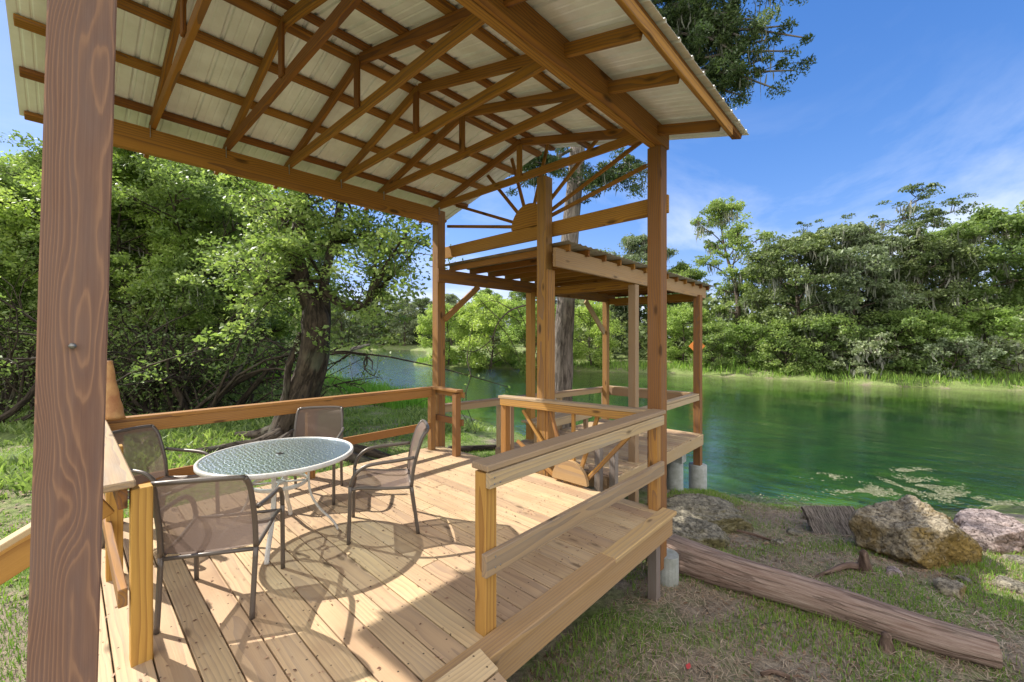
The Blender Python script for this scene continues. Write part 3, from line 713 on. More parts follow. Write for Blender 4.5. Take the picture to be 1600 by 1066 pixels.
ring('rim', TR, TZ-.012, .024, .034, M['whitemetal'], TB)
bm = bmesh.new(); bmesh.ops.create_circle(bm, cap_ends=False, segments=72, radius=TR-.012); e = bm.edges[:]
inner = bmesh.ops.create_circle(bm, cap_ends=False, segments=72, radius=.02)['verts']
bmesh.ops.bridge_loops(bm, edges=bm.edges[:])
for v in bm.verts: v.co.z = TZ
me = bpy.data.meshes.new('glass_top'); bm.to_mesh(me); bm.free()
gt = mesh_obj('glass_top', me, M['glass'], TB, local=True)
ring('umbrella_hole', .024, TZ+.001, .012, .008, simple('black_plastic', (.02, .02, .02), .4), TB, 24)
ring('brace_ring', .205, .455, .008, .034, M['whitemetal'], TB, 48)
ring('hub_ring', .035, .455, .008, .03, M['whitemetal'], TB, 20)
for a in (-119, -29, 61, 151):
    c, s = math.cos(R(a)), math.sin(R(a))
    path = smooth_path([(c*r, s*r, z) for r, z in ((.54, TZ-.030), (.36, TZ-.030), (.255, TZ-.034), (.225, TZ-.07), (.217, .56), (.215, .44), (.235, .32), (.30, .20), (.38, .11), (.425, .045), (.44, .006))], 3)
    T = Tubes(); T.tube(path, .017, 8, flat=.55); T.build('leg', M['whitemetal'], TB, local=True)
    T = Tubes(); T.tube([(c*.20, s*.20, .455), (c*.04, s*.04, .455)], .008, 6); T.build('spoke', M['whitemetal'], TB, local=True)

# ------------------------------------------------------------------ sling chairs
def make_chair():
    t = empty('patio_chair', (0, 0, 0))
    W = .245
    for s in (-1, 1):
        T = Tubes().tube(smooth_path([(s*.265, .245, 0), (s*.265, .238, .22), (s*.265, .232, .46)], 4), .0150, 8); T.build('leg', M['bronze'], t, local=True)
        T = Tubes().tube(smooth_path([(s*.235, -.30, 0), (s*.237, -.275, .18), (s*.24, -.245, .40)], 4), .0150, 8); T.build('leg', M['bronze'], t, local=True)
        T = Tubes().tube(smooth_path([(s*.265, .232, .46), (s*.268, .20, .545), (s*.272, .13, .605), (s*.274, .04, .625), (s*.27, -.12, .635), (s*.258, -.265, .645)], 5), .0150, 8); T.build('armrest', M['bronze'], t, local=True)
        T = Tubes().tube(smooth_path([(s*.24, -.245, .40), (s*.24, -.262, .55), (s*.238, -.30, .70), (s*.232, -.335, .80), (s*.222, -.375, .855)], 4), .0155, 8); T.build('back_frame', M['bronze'], t, local=True)
        T = Tubes().tube(smooth_path([(s*.24, -.245, .395), (s*.24, -.05, .405), (s*.245, .15, .43), (s*.255, .235, .425)], 4), .0130, 8); T.build('seat_rail', M['bronze'], t, local=True)
    T = Tubes(); T.tube([(-.255, .225, .425), (.255, .225, .425)], .011, 8); T.tube([(-.24, -.245, .385), (.24, -.245, .385)], .012, 8); T.build('crossbar', M['bronze'], t, local=True)
    T = Tubes(); T.tube(smooth_path([(-.222, -.375, .855), (-.11, -.392, .862), (.11, -.392, .862), (.222, -.375, .855)], 4), .0150, 8); T.build('top_rail', M['bronze'], t, local=True)
    def sheet(name, prof, sagk):
        n_ = 13; X = np.zeros((n_, len(prof))); Y_ = X.copy(); Z_ = X.copy()
        for i in range(n_):
            u = -1+2*i/(n_-1)
            for j, (y, z) in enumerate(prof):
                sg = sagk*(1-u*u)
                X[i, j] = u*.238; Y_[i, j] = y - (sg if name == 'back_sling' else 0); Z_[i, j] = z - (sg if name != 'back_sling' else 0)
        mesh_obj(name, grid_mesh(name, X, Y_, Z_), M['sling'], t, local=True)
    pa = [tuple(p)[1:] for p in smooth_path([(0, .225, .428), (0, .15, .435), (0, -.05, .410), (0, -.20, .402), (0, -.238, .415)], 4)]
    pb = [tuple(p)[1:] for p in smooth_path([(0, -.238, .415), (0, -.252, .55), (0, -.29, .70), (0, -.325, .80), (0, -.372, .862)], 4)]
    sheet('seat_sling', pa, .022); sheet('back_sling', pb, .02)
    return t
ch0 = make_chair(); kids = list(ch0.children)
CH = [((.70, 3.15), (.53, .85), 'patio chair nearest the camera, seen from behind with its mesh back lit through'),
      ((1.875, 3.31), (-.87, .5), 'patio chair to the right of the table, standing alone in the sun'),
      ((1.72, 4.42), (-.58, -.81), 'patio chair on the far side of the glass table below the long rail'),
      ((.56, 4.46), (.58, -.81), 'patio chair tucked in the left corner behind the nearest chair')]
for k, (p, f, lab) in enumerate(CH):
    if k == 0: c = ch0
    else:
        c = ch0.copy(); COL.objects.link(c)
        for ch in kids:
            d = ch.copy(); COL.objects.link(d); d.parent = c
    c.location = (p[0], p[1], 0); c.rotation_euler = (0, 0, math.atan2(f[1], f[0]) - math.pi/2)
    tag(c, lab, 'chair', 'taupe sling chairs round the glass table')


# ================================================================== vegetation
def W(px, py, depth):
    x, y = atd(px, depth); return Vector((x, y, EYE+(527-py)/FPX*depth))
def flat_mesh(name, V, F4, var, smooth=False):
    """V (n,k,3) cards of k vertices, var (n,)"""
    n_, k = V.shape[:2]
    me = bpy.data.meshes.new(name); me.vertices.add(n_*k); me.vertices.foreach_set('co', np.ascontiguousarray(V, 'f').ravel())
    idx = (np.arange(n_)[:, None, None]*k + np.array(F4)[None]).reshape(-1, len(F4[0]))
    me.loops.add(idx.size); me.loops.foreach_set('vertex_index', idx.ravel().astype('i'))
    m_ = len(idx); q = len(F4[0]); me.polygons.add(m_); me.polygons.foreach_set('loop_start', np.arange(0, m_*q, q)); me.polygons.foreach_set('loop_total', np.full(m_, q))
    me.update(); fattr(me, 'var', np.repeat(np.clip(var, 0, 1), k)); return me
def leaves(P, size, var, aspect=.5, upb=.5, rng=NR, fold=.12):
    n_ = len(P); nrm = rng.normal(size=(n_, 3)); nrm[:, 2] += upb*2; nrm /= np.linalg.norm(nrm, axis=1)[:, None]
    a = rng.normal(size=(n_, 3)); a -= nrm*(a*nrm).sum(1)[:, None]; a /= np.linalg.norm(a, axis=1)[:, None]
    b = np.cross(nrm, a); s = size*rng.uniform(.4, 1.6, n_)[:, None]
    V = np.stack([P - a*s*.5, P + b*s*aspect*.5 - nrm*s*fold*0 + a*s*.06, P + a*s*.5 - nrm*s*fold, P - b*s*aspect*.5 + a*s*.06], 1)
    return V
def clumps(tips, n_per, rad, flat=.6, rng=NR, jit=.5):
    """leaf positions round every tip; returns positions and a tone per leaf"""
    T = np.array([tuple(t) for t in tips]); m_ = len(T)
    c = rng.integers(max(1, int(n_per*(1-jit))), int(n_per*(1+jit))+1, m_); i = np.repeat(np.arange(m_), c)
    rr = rad*rng.uniform(.55, 1.3, m_)
    g = rng.normal(size=(len(i), 3)); g /= np.linalg.norm(g, axis=1)[:, None]; g *= (rng.uniform(0, 1, len(i))**.45)[:, None]
    g *= rr[i][:, None]; g[:, 2] *= flat; g[:, 2] -= .22*(g[:, 0]**2+g[:, 1]**2)/np.maximum(rr[i], .01)
    tone = rng.normal(.45, .16, m_)
    return T[i]+g, tone[i]+rng.normal(0, .17, len(i))
LEAF_F = [(0, 1, 2, 3)]
def leaf_obj(name, P, var, size, mat, parent, aspect=.5, upb=.5, local=True, rng=NR, fold=.12):
    me = flat_mesh(name, leaves(P, size, var, aspect, upb, rng, fold), LEAF_F, var)
    return mesh_obj(name, me, mat, parent, local)
def moss_obj(pts, parent, per=9, L=.6, wd=.03, mat=None, local=True, rng=NR, spread=.18):
    T = np.array([tuple(t) for t in pts]); i = np.repeat(np.arange(len(T)), per); n_ = len(i)
    base = T[i]+rng.normal(0, spread, (n_, 3))*np.array([1, 1, .5]); ln = L*rng.uniform(.3, 1.2, n_)[:, None]
    an = rng.uniform(0, math.pi, n_); a = np.stack([np.cos(an), np.sin(an), np.zeros(n_)], 1)*wd*rng.uniform(.6, 1.5, n_)[:, None]
    dr = rng.normal(0, .10, (n_, 3)); dr[:, 2] = -1; d2 = dr+rng.normal(0, .12, (n_, 3))*np.array([1, 1, 0])
    V = np.stack([base-a*.4, base+a*.4, base+dr*ln*.5+a, base+dr*ln*.5-a, base+d2*ln+a*.15, base+d2*ln-a*.15], 1)
    me = flat_mesh('spanish_moss', V, [(0, 1, 2, 3), (3, 2, 4, 5)], rng.normal(.5, .2, n_))
    return tag(mesh_obj('spanish_moss', me, mat or M['moss'], parent, local), kind='stuff')

def grow(T, start, r0, target, rng, wig=.12, n_=6, rend=.012, sides=6, sag=0):
    """a crooked limb from start to target; returns its points"""
    a = Vector(start); b = Vector(target); L_ = (b-a).length; pts = []
    o1 = Vector(rng.normal(0, wig*L_, 3)); o2 = Vector(rng.normal(0, wig*.5*L_, 3))
    for k in range(n_+1):
        t = k/n_; p = a.lerp(b, t) + o1*math.sin(math.pi*t)*.6 + o2*math.sin(2*math.pi*t)*.5; p.z += (math.sin(math.pi*t)*sag*L_)
        pts.append(p)
    T.tube(pts, [r0*(1-k/n_)**.8*(1-rend/max(r0, .001))+rend for k in range(n_+1)], sides, cap=False)
    return pts

def gen_tree(h=14, r0=.3, R=5, t0=.35, nl=16, prof=None, kind='oak', n_per=60, crad=.8, lsize=.28, lean=(0, 0), seed=1, flat=.55, upang=.5, sub=5, sub2=2, wob=.03):
    rng = np.random.default_rng(seed); random.seed(seed)
    prof = prof or (lambda t: math.sin(math.pi*min(1, max(0, (t-t0)/(1-t0)))*.85+.35))
    T = Tubes(); tr = []
    nseg = 12
    w1, w2 = rng.normal(0, wob*h, 2), rng.normal(0, wob*h, 2)
    for k in range(nseg+1):
        t = k/nseg; tr.append(Vector((lean[0]*t*h+w1[0]*math.sin(t*3.1)+w2[0]*math.sin(t*6), lean[1]*t*h+w1[1]*math.sin(t*3.1)+w2[1]*math.sin(t*6), -.4+t*(h*.93+.4))))
    T.tube(tr, [r0*(1.5 if k == 0 else 1)*(1-.93*(k/nseg)**1.1) for k in range(nseg+1)], 9, cap=False, wob=.1, seed=seed)
    tips = []; mo = []; az = rng.uniform(0, 6)
    for k in range(nl):
        t = t0+(1-t0)*(k+rng.uniform(0, .8))/nl; t = min(t, .99)
        f = t*nseg; i = min(int(f), nseg-1); st = tr[i].lerp(tr[i+1], f-i)
        az += 2.4+rng.normal(0, .35); Lk = R*max(.18, prof(t))*rng.uniform(.75, 1.15)
        el = upang*(.25+t)*rng.uniform(.5, 1.3)
        tgt = st+Vector((math.cos(az)*Lk*math.cos(el), math.sin(az)*Lk*math.cos(el), Lk*math.sin(el)))
        pts = grow(T, st, max(.03, r0*.42*(1.15-t)), tgt, rng, .08, 6, .02, 6, .06)
        tips.append(pts[-1]); mo.append(pts[4])
        for q in range(sub):
            u = .35+.62*(q+rng.uniform(0, .9))/sub; f2 = u*6; i2 = min(int(f2), 5); s2 = pts[i2].lerp(pts[i2+1], f2-i2)
            d = (pts[-1]-pts[0]).normalized(); sd = Vector(rng.normal(0, 1, 3)); sd -= d*sd.dot(d); sd.normalize(); sd.z = abs(sd.z)*.5-.1
            L2 = Lk*rng.uniform(.25, .48)*(1.25-u)+.35
            p2 = grow(T, s2, .028+r0*.05, s2+(d*.6+sd)*L2, rng, .10, 3, .012, 4)
            tips.append(p2[-1]); mo.append(p2[2])
            for z in range(sub2):
                s3 = p2[1].lerp(p2[-1], rng.uniform(0, .9)); e = s3+Vector(rng.normal(0, .45, 3))*L2*.8+Vector((0, 0, .12*L2)); tips.append(e); 
                T.tube([s3, s3.lerp(e, .5)+Vector((0, 0, .05)), e], [.018, .012, .006], 3, cap=False)
    P, var = clumps(tips, n_per, crad, flat, rng)
    return T, P, var, tips, mo, rng
PROTO = {}
def proto(key, leafmat, barkmat, lsize, aspect=.55, moss=0, mossL=.8, mossw=.06, upb=.5, **k):
    PROTO[key] = (gen_tree(lsize=lsize, **k), leafmat, barkmat, lsize, aspect, moss, mossL, mossw, upb)
MESHES = {}
def place_tree(key, x, y, rz, s, label, group=None, sz=None, z=None, cat='tree', name='tree'):
    root = empty(name, (x, y, (hz(x, y) if z is None else z)-.03), rz, label, cat, group); root.scale = (s, s, sz or s)
    if key not in MESHES:
        (T, P, var, tips, mo, rng), lm, bk, ls, asp, moss, ml, mw, upb = PROTO[key]
        a = T.build('trunk', M[bk], root, local=True)
        b = leaf_obj('crown', P, var, ls, M[lm], root, asp, upb, rng=rng)
        kids = [a, b]
        if moss:
            sel = [mo[i] for i in rng.permutation(len(mo))[:int(len(mo)*moss)]]
            kids.append(moss_obj(sel, root, 10, ml, mw, rng=rng, spread=.3))
        MESHES[key] = kids
    else:
        for c in MESHES[key]:
            d = c.copy(); COL.objects.link(d); d.parent = root
    return root

umb = lambda t: .60 + .6*max(0, (t-.55)/.45)**.8
proto('oak', 'leaf_mid', 'bark', .25, h=14, r0=.30, R=5.2, t0=.16, nl=26, n_per=85, crad=.80, seed=3, moss=.35, mossL=1.3)
proto('oak2', 'leaf_dark', 'bark', .24, h=13, r0=.28, R=5.6, t0=.10, nl=26, n_per=95, crad=.9, seed=5, moss=.5, mossL=1.5, flat=.5)
proto('open', 'leaf_mid', 'bark', .22, h=17, r0=.33, R=4.6, t0=.30, nl=17, n_per=55, crad=.62, seed=8, moss=.4, mossL=1.1, sub=5, upang=.7)
proto('umbrella', 'leaf_dark', 'bark_dark', .20, h=14, r0=.36, R=6.4, t0=.28, nl=36, n_per=80, crad=.66, seed=12, moss=.25, mossL=.9, prof=umb, flat=.36, sub=6, upang=.42)
proto('bright', 'leaf_bright', 'bark', .20, h=8, r0=.14, R=4.2, t0=.04, nl=24, n_per=85, crad=.75, seed=15, flat=.7, upang=.55)
proto('grey', 'leaf_grey', 'bark', .24, h=14, r0=.26, R=4.8, t0=.14, nl=24, n_per=85, crad=.75, seed=19, moss=.5, mossL=1.2)
proto('shrub', 'leaf_mid', 'bark_dark', .16, h=3.2, r0=.06, R=2.2, t0=.03, nl=15, n_per=60, crad=.5, seed=21, upang=.8, sub=3)
proto('shrubb', 'leaf_bright', 'bark_dark', .15, h=2.8, r0=.05, R=1.9, t0=.03, nl=15, n_per=60, crad=.45, seed=22, upang=.9, sub=3)
proto('shrubg', 'leaf_grey', 'bark', .15, h=2.2, r0=.05, R=2.2, t0=.03, nl=14, n_per=50, crad=.42, seed=23, upang=.6, sub=3, moss=.4, mossL=.5)
proto('wood1', 'leaf_bright', 'bark_dark', .125, h=10, r0=.17, R=3.8, t0=.16, nl=24, n_per=120, crad=.62, seed=31, sub=6, flat=.5)
proto('wood2', 'leaf_mid', 'bark_dark', .125, h=10, r0=.19, R=4.0, t0=.14, nl=24, n_per=120, crad=.64, seed=33, moss=.2, mossL=.45, mossw=.02, sub=6, flat=.5)

def T_(key, px, depth, rz, s, label, group, **k):
    x, y = atd(px, depth); return place_tree(key, x, y, rz, s, label, group, **k)
G1 = 'trees on the far bank'
for a in [('open', 1128, 43, 1.0, 1.0, 'slender open crowned tree seen just right of the pavilion corner post'),
          ('umbrella', 1362, 36, .3, .80, 'tall dark tree with flat spreading top rising over the far bank woods'),
          ('oak2', 1245, 35, 2.1, .86, 'rounded moss hung oak left of the tall flat topped tree'),
          ('grey', 1335, 33.5, .9, .84, 'grey green mossy tree in front of the tall flat topped tree'),
          ('oak2', 1445, 34, 4.0, .80, 'dark mossy oak just right below the flat spreading treetop'),
          ('oak', 1545, 34, 2.6, .92, 'broad tree right of the flat topped one near the right picture edge'),
          ('oak', 1660, 33, 5.0, 1.02, 'rightmost tree of the far bank, cut by the picture edge'),
          ('oak', 1200, 40, .2, .72, 'lower tree between the slender open tree and the moss hung oak'),
          ('open', 1485, 41, 3.4, .78, 'thin crowned tree in the notch of the tree line at the right'),
          ('grey', 1000, 52, 1.1, 1.08, 'blue green tree above the dock shelter roof'),
          ('grey', 935, 56, 2.4, 1.0, 'blue green tree behind the pavilion middle post and cypress trunk'),
          ('oak', 1065, 50, 3.3, .80, 'small tree left of the slender open tree behind the pavilion post')]:
    T_(*a[:5], a[5], G1)
G2 = 'bright bushes on the far bank'
for a in [('bright', 700, 47, .5, .82, 'leftmost bright green willow bush hanging over the far water'),
          ('bright', 765, 44, 1.7, .95, 'tall bright green willow bush seen between the pavilion posts'),
          ('bright', 840, 41, 3.0, .85, 'bright green willow bush behind the middle pavilion post'),
          ('bright', 925, 42, 4.4, .75, 'bright green bush seen under the dock shelter roof'),
          ('bright', 1065, 41, .8, .68, 'bright green bush behind the right corner post of the pavilion'),
          ('shrub', 1110, 38, 2.2, 1.05, 'dark shrub behind the orange sign on the far bank'),
          ('shrubb', 1165, 37, 2.9, 1.15, 'bright shrub right of the dock shelter on the far bank'),
          ('shrub', 1225, 34, 4.1, 1.15, 'dark shrub under the moss hung oak'),
          ('shrub', 1285, 32.5, 5.0, 1.2, 'dark shrub under the grey green mossy tree'),
          ('shrubg', 1345, 31, .4, 1.1, 'grey shrub at the foot of the tall flat topped tree'),
          ('shrub', 1405, 31, 1.4, 1.2, 'broad dark shrub right of the grey shrub on the far bank'),
          ('shrubb', 1450, 30.5, 2.5, 1.25, 'bright shrub beneath the dark mossy oak'),
          ('shrubg', 1490, 28.6, 3.2, .95, 'low grey brushy shrub at the water edge on the right'),
          ('shrubb', 1545, 30, 3.9, 1.35, 'bright shrub second from the right picture edge'),
          ('shrubg', 1590, 27.8, 4.9, 1.0, 'grey brushy shrub at the right picture edge')]:
    T_(*a[:5], a[5], G2, name='shrub', cat='shrub')
G3 = 'trees far upstream'
for k, (px, dp, s, key, lab) in enumerate([(500, 112, .95, 'oak', 'far upstream tree just right of the leaning tree trunk'), (535, 116, 1.0, 'grey', 'pale far upstream tree right of the leaning trunk'),
        (572, 112, .95, 'oak2', 'dark far upstream tree above the fallen log'), (600, 118, 1.12, 'oak', 'tallest rounded tree far upstream'), (632, 114, .95, 'grey', 'pale mossy tree far upstream near the willow bush'),
        (660, 122, 1.05, 'oak2', 'dark far tree beside the left corner post'), (705, 110, 1.0, 'grey', 'far pale tree just right of the left corner post'), (470, 120, 1.0, 'oak2', 'far tree behind the leaning trunk'),
        (760, 100, 1.0, 'oak', 'far tree above the tall bright willow bush'), (820, 85, .95, 'oak', 'tree behind the willow bushes left of the middle post'), (430, 105, .95, 'oak', 'far tree left of the leaning trunk'), (880, 70, .85, 'oak2', 'dark tree behind the middle pavilion post')]):
    T_(key, px, dp, k*1.3, s, lab, G3)
# far-off wood that closes the horizon
tips = []
for k in range(5200):
    px = NR.uniform(-1500, 2600); u = NR.random()
    if px > 880: dp = NR.uniform(44, 75)
    elif px < 430: dp = NR.uniform(34, 75)
    else: dp = NR.uniform(116, 150)
    x, y = atd(px, dp); d_ = rdist(np.array([x]), np.array([y]))[0]
    if d_ < (5 if px > 430 else 9): continue
    z0 = hz(x, y); tips.append((x, y, z0+NR.uniform(0, 1)**1.1*(9.5 if dp > 100 else 8.0)))
for k in range(1500):
    px = NR.uniform(380, 980); x, y = atd(px, NR.uniform(122, 138)); tips.append((x, y, hz(x, y)+NR.uniform(0, 1)*10))
P, var = clumps(tips, 46, 1.8, .75)
o = leaf_obj('distant_wood', P, var, .55, M['leaf_dark'], None, .6); tag(o, kind='stuff')

G4 = 'trees in the left woods'
for k, (key, px, dp, s, lab) in enumerate([('wood1', 10, 15.0, .80, 'yellow green tree left of the big post'), ('wood2', -110, 13.5, .85, 'leafy tree at the left picture edge'), ('wood2', 110, 15.5, .92, 'leafy tree hidden mostly by the big post'),
        ('wood1', 205, 14.5, .84, 'bright leaved tree just right of the big post'), ('wood2', 290, 14.8, .9, 'dense tree behind the patio table'), ('wood1', 365, 17, .92, 'bright tree left of the leaning tree crown'),
        ('wood2', 60, 20, 1.0, 'taller tree behind the bright ones left of the big post'), ('wood2', 240, 19, 1.12, 'taller dark tree set back right of the big post'), ('wood1', 330, 21, 1.1, 'tall bright tree set back behind the dense tree'),
        ('wood2', 415, 23, 1.05, 'dark tree behind the leaning tree crown'), ('wood1', 160, 24, 1.3, 'tall bright tree far back behind the big post'), ('wood2', -60, 26, 1.2, 'tall dark tree far back at the left edge'),
        ('oak', 300, 34, 1.0, 'oak deep in the left woods behind the bright trees'), ('oak2', 390, 40, .95, 'dark oak deep in the left woods near the water'), ('oak2', 200, 38, 1.0, 'dark oak deep in the left woods'), ('oak', 80, 36, 1.0, 'oak deep in the woods left of the big post'),
        ('oak', -150, 34, 1.0, 'oak deep in the woods beyond the left picture edge'), ('wood2', 440, 34, .7, 'small tree on the bank left of the leaning trunk')]):
    T_(key, px, dp, k*2.1+.4, s, lab, G4)
for k, (key, px, dp, s, lab) in enumerate([('shrub', 20, 17, .8, 'dark shrub under the trees left of the big post'), ('shrub', 200, 17, .9, 'dark shrub under the trees right of the big post'), ('shrub', 270, 18, .8, 'shrub behind the back of the corner chair'),
        ('shrubb', 330, 17.5, .75, 'light shrub above the left end of the table'), ('shrub', 390, 19, .8, 'shrub left of the bright reeds'), ('shrub', 130, 19, .9, 'shrub behind the big post'), ('shrub', -40, 16, .9, 'shrub at the left picture edge'), ('shrub', 240, 22, 1.2, 'taller shrub deep in the left woods'), ('shrub', 350, 25, 1.3, 'tall shrub near the bank in the left woods')]):
    T_(key, px, dp, k*1.7, s, lab, 'shrubs in the left woods', name='shrub', cat='shrub')

# crooked bare stems that tangle under the left woods
def thicket(px, dp, seed, lab, span=3.2, nst=9, hmax=3.6, lean=0):
    rng = np.random.default_rng(seed); random.seed(seed); x, y = atd(px, dp); z = hz(x, y)-.05
    root = empty('leaning_tree', (x, y, z), 0, lab, 'tree', 'crooked trees tangled under the left woods')
    T = Tubes(); tips = []
    rt = Vector((FY, -FX, 0))
    for k in range(nst):
        b = Vector((rng.normal(0, .35), rng.normal(0, .35), -.1)); side = rng.normal(lean, 1.0)
        e = b + rt*side*span*.7 + Vector((rng.normal(0, .8), rng.normal(0, .8), rng.uniform(.3, 1)*hmax))
        r = rng.uniform(.025, .10)
        pts = grow(T, b, r, e, rng, .16, 9, .01, 6, rng.uniform(-.05, .22)); tips += pts[6:]
        for q in range(5):
            s = pts[rng.integers(3, 9)]; e2 = s+Vector(rng.normal(0, .8, 3))*np.array(1.0)+Vector((0, 0, .3)); p2 = grow(T, s, r*.4, e2, rng, .16, 5, .005, 4); tips.append(p2[-1]); tips.append(p2[3])
            for z_ in range(2): p3 = grow(T, p2[rng.integers(1, 5)], .01, p2[-1]+Vector(rng.normal(0, .5, 3)), rng, .15, 3, .004, 3)
    T.build('trunk', M['bark_dark'], root, local=True)
    P, var = clumps(tips, 16, .38, .6, rng); leaf_obj('crown', P, var, .085, M['leaf_mid'], root, .5, .5, rng=rng)
for a in [(-20, 10.5, 101, 'crooked dark stems leaning over the lawn at the left picture edge', 3, 10, 3.2, .3), (60, 12, 102, 'crooked dark stems just left of the big post', 3, 9, 3.4), (215, 12.5, 103, 'tangled stems just right of the big post', 3, 10, 3.2),
          (265, 12, 104, 'tangled thin stems behind the corner chair', 3, 10, 3.0), (320, 12.5, 105, 'tangled stems above the left end of the table', 3, 10, 3.2, .5), (375, 14, 106, 'long low limbs reaching toward the leaning tree', 3.6, 9, 2.6, .9), (150, 13, 107, 'tangled stems hidden behind the big post', 3, 9, 3.2)]:
    thicket(*a)

# ------------------------------------------------------------------ the big leaning tree
rng = np.random.default_rng(77); random.seed(77)
D0 = 9.3
lt = empty('leaning_oak', tuple(W(465, 690, D0).xy)+(-.75,), 0, 'big leaning tree with hollow fluted trunk, knotted roots and a bright leafy crown', 'tree')
T = Tubes()
def TW(pts, rad, sides=12, wob=.16, seed=1, n_=5):
    P = smooth_path([W(*p) for p in pts], n_); rr = np.interp(np.linspace(0, 1, len(P)), np.linspace(0, 1, len(rad)), rad); T.tube(P, list(rr), sides, cap=True, wob=wob, seed=seed); return P
TW([(436, 705, 9.1), (456, 640, 9.2), (476, 590, 9.3), (491, 540, 9.3), (494, 500, 9.3), (488, 470, 9.3)], [.38, .29, .26, .29, .30, .21], 18, .22, 3)
TW([(476, 700, 9.5), (481, 640, 9.5), (492, 590, 9.45), (503, 545, 9.4), (507, 490, 9.4), (507, 440, 9.4), (520, 380, 9.5), (535, 300, 9.6), (545, 200, 9.8)], [.20, .22, .21, .18, .13, .10, .09, .08, .06], 14, .2, 5)
TW([(488, 480, 9.3), (470, 430, 9.3), (463, 390, 9.3), (470, 330, 9.4), (463, 270, 9.5), (480, 180, 9.6), (470, 90, 9.8)], [.22, .17, .15, .14, .12, .10, .07], 14, .2, 7)
TW([(415, 712, 8.9), (438, 660, 8.95), (447, 610, 9.0), (452, 570, 9.1), (470, 520, 9.2)], [.10, .09, .07, .07, .05], 10, .2, 9)
TW([(505, 450, 9.4), (525, 470, 9.2), (548, 482, 9.0), (572, 478, 8.8)], [.11, .09, .07, .03], 9, .1, 11)
for r_ in [[(445, 680, 8.9), (405, 690, 8.7), (370, 712, 8.5), (335, 728, 8.3), (300, 735, 8.2)], [(455, 690, 8.8), (425, 702, 8.5), (395, 705, 8.2), (372, 725, 7.9), (350, 735, 7.8)], [(480, 695, 8.9), (470, 715, 8.5), (440, 728, 8.0), (415, 738, 7.8)],
           [(500, 690, 9.2), (540, 700, 8.8), (580, 702, 8.5), (620, 706, 8.3)], [(495, 695, 9.0), (520, 715, 8.4), (560, 722, 8.0), (600, 724, 7.9)], [(440, 670, 9.3), (400, 672, 9.5), (365, 690, 9.6)]]:
    q = []
    for k, p in enumerate(r_):
        v = W(*p); v.z = max(hz(v.x, v.y)+.03, v.z) if k == 0 else hz(v.x, v.y)+.05; q.append(v)
    P = smooth_path(q, 5); T.tube(P, list(np.linspace(.20, .05, len(P))), 9, wob=.25, seed=len(q))
forks = [W(470, 430, 9.3), W(463, 390, 9.3), W(466, 330, 9.4), W(507, 440, 9.4), W(520, 380, 9.5), W(535, 300, 9.6), W(572, 478, 8.8), W(480, 180, 9.6), W(545, 200, 9.8)]
tips = []; mo = []
tg = []
for k in range(80):
    a = rng.uniform(0, 1)
    if k < 56: px = rng.uniform(350, 655); top = 215; bot = 470 - abs(px-470)*.42 + (45 if px < 430 else 0); py = rng.uniform(top, bot); dp = rng.uniform(7.6, 11); py = min(py, 385) if 425 < px < 545 else py
    else: px = rng.uniform(400, 700); py = rng.uniform(20, 230); dp = rng.uniform(8.5, 11)
    tg.append(W(px, py, dp))
tg += [W(575, 490, 8.7), W(550, 470, 8.9), W(600, 440, 8.7), W(640, 400, 8.6), W(655, 375, 8.6), W(380, 500, 9), W(410, 480, 8.6), W(350, 440, 9.5), W(620, 420, 8.6)]
for t in tg:
    f = min(forks, key=lambda q: (q-t).length*rng.uniform(.8, 1.4)); pts = grow(T, f, .045, t, rng, .10, 6, .01, 5, .05); tips += [pts[-1], pts[5], pts[4]]
    for q in range(5):
        s = pts[rng.integers(3, 6)]; e = s+Vector(rng.normal(0, .55, 3)); T.tube([s, s.lerp(e, .5)+Vector((0, 0, .05)), e], [.012, .008, .004], 3, cap=False); tips.append(e)
T.build('trunk', M['bark_dark'], lt)
P, var = clumps(tips, 50, .36, .6, rng); leaf_obj('crown', P, var+.12, .090, M['leaf_mid'], lt, .62, .7, local=False, rng=rng)
hole = Tubes().tube(smooth_path([W(472, 668, 8.99), W(474, 640, 9.05), W(470, 612, 9.1)], 4), [.03]+[.085]*6+[.07, .02], 10, flat=.4, wob=.2).build('trunk_hollow_shade', simple('hollow_shade_black', (.012, .01, .008), .9), lt)  # near-black solid on the trunk, its colour painting the shade of the cavity
# pale leafy vine on the trunk
vt = [W(462+rng.normal(0, 5), y_, 8.98) for y_ in np.linspace(500, 545, 10)]
P, var = clumps(vt, 12, .10, 1.2, rng); leaf_obj('vine', P, var+.3, .05, M['leaf_grey'], lt, .7, .2, local=False, rng=rng)

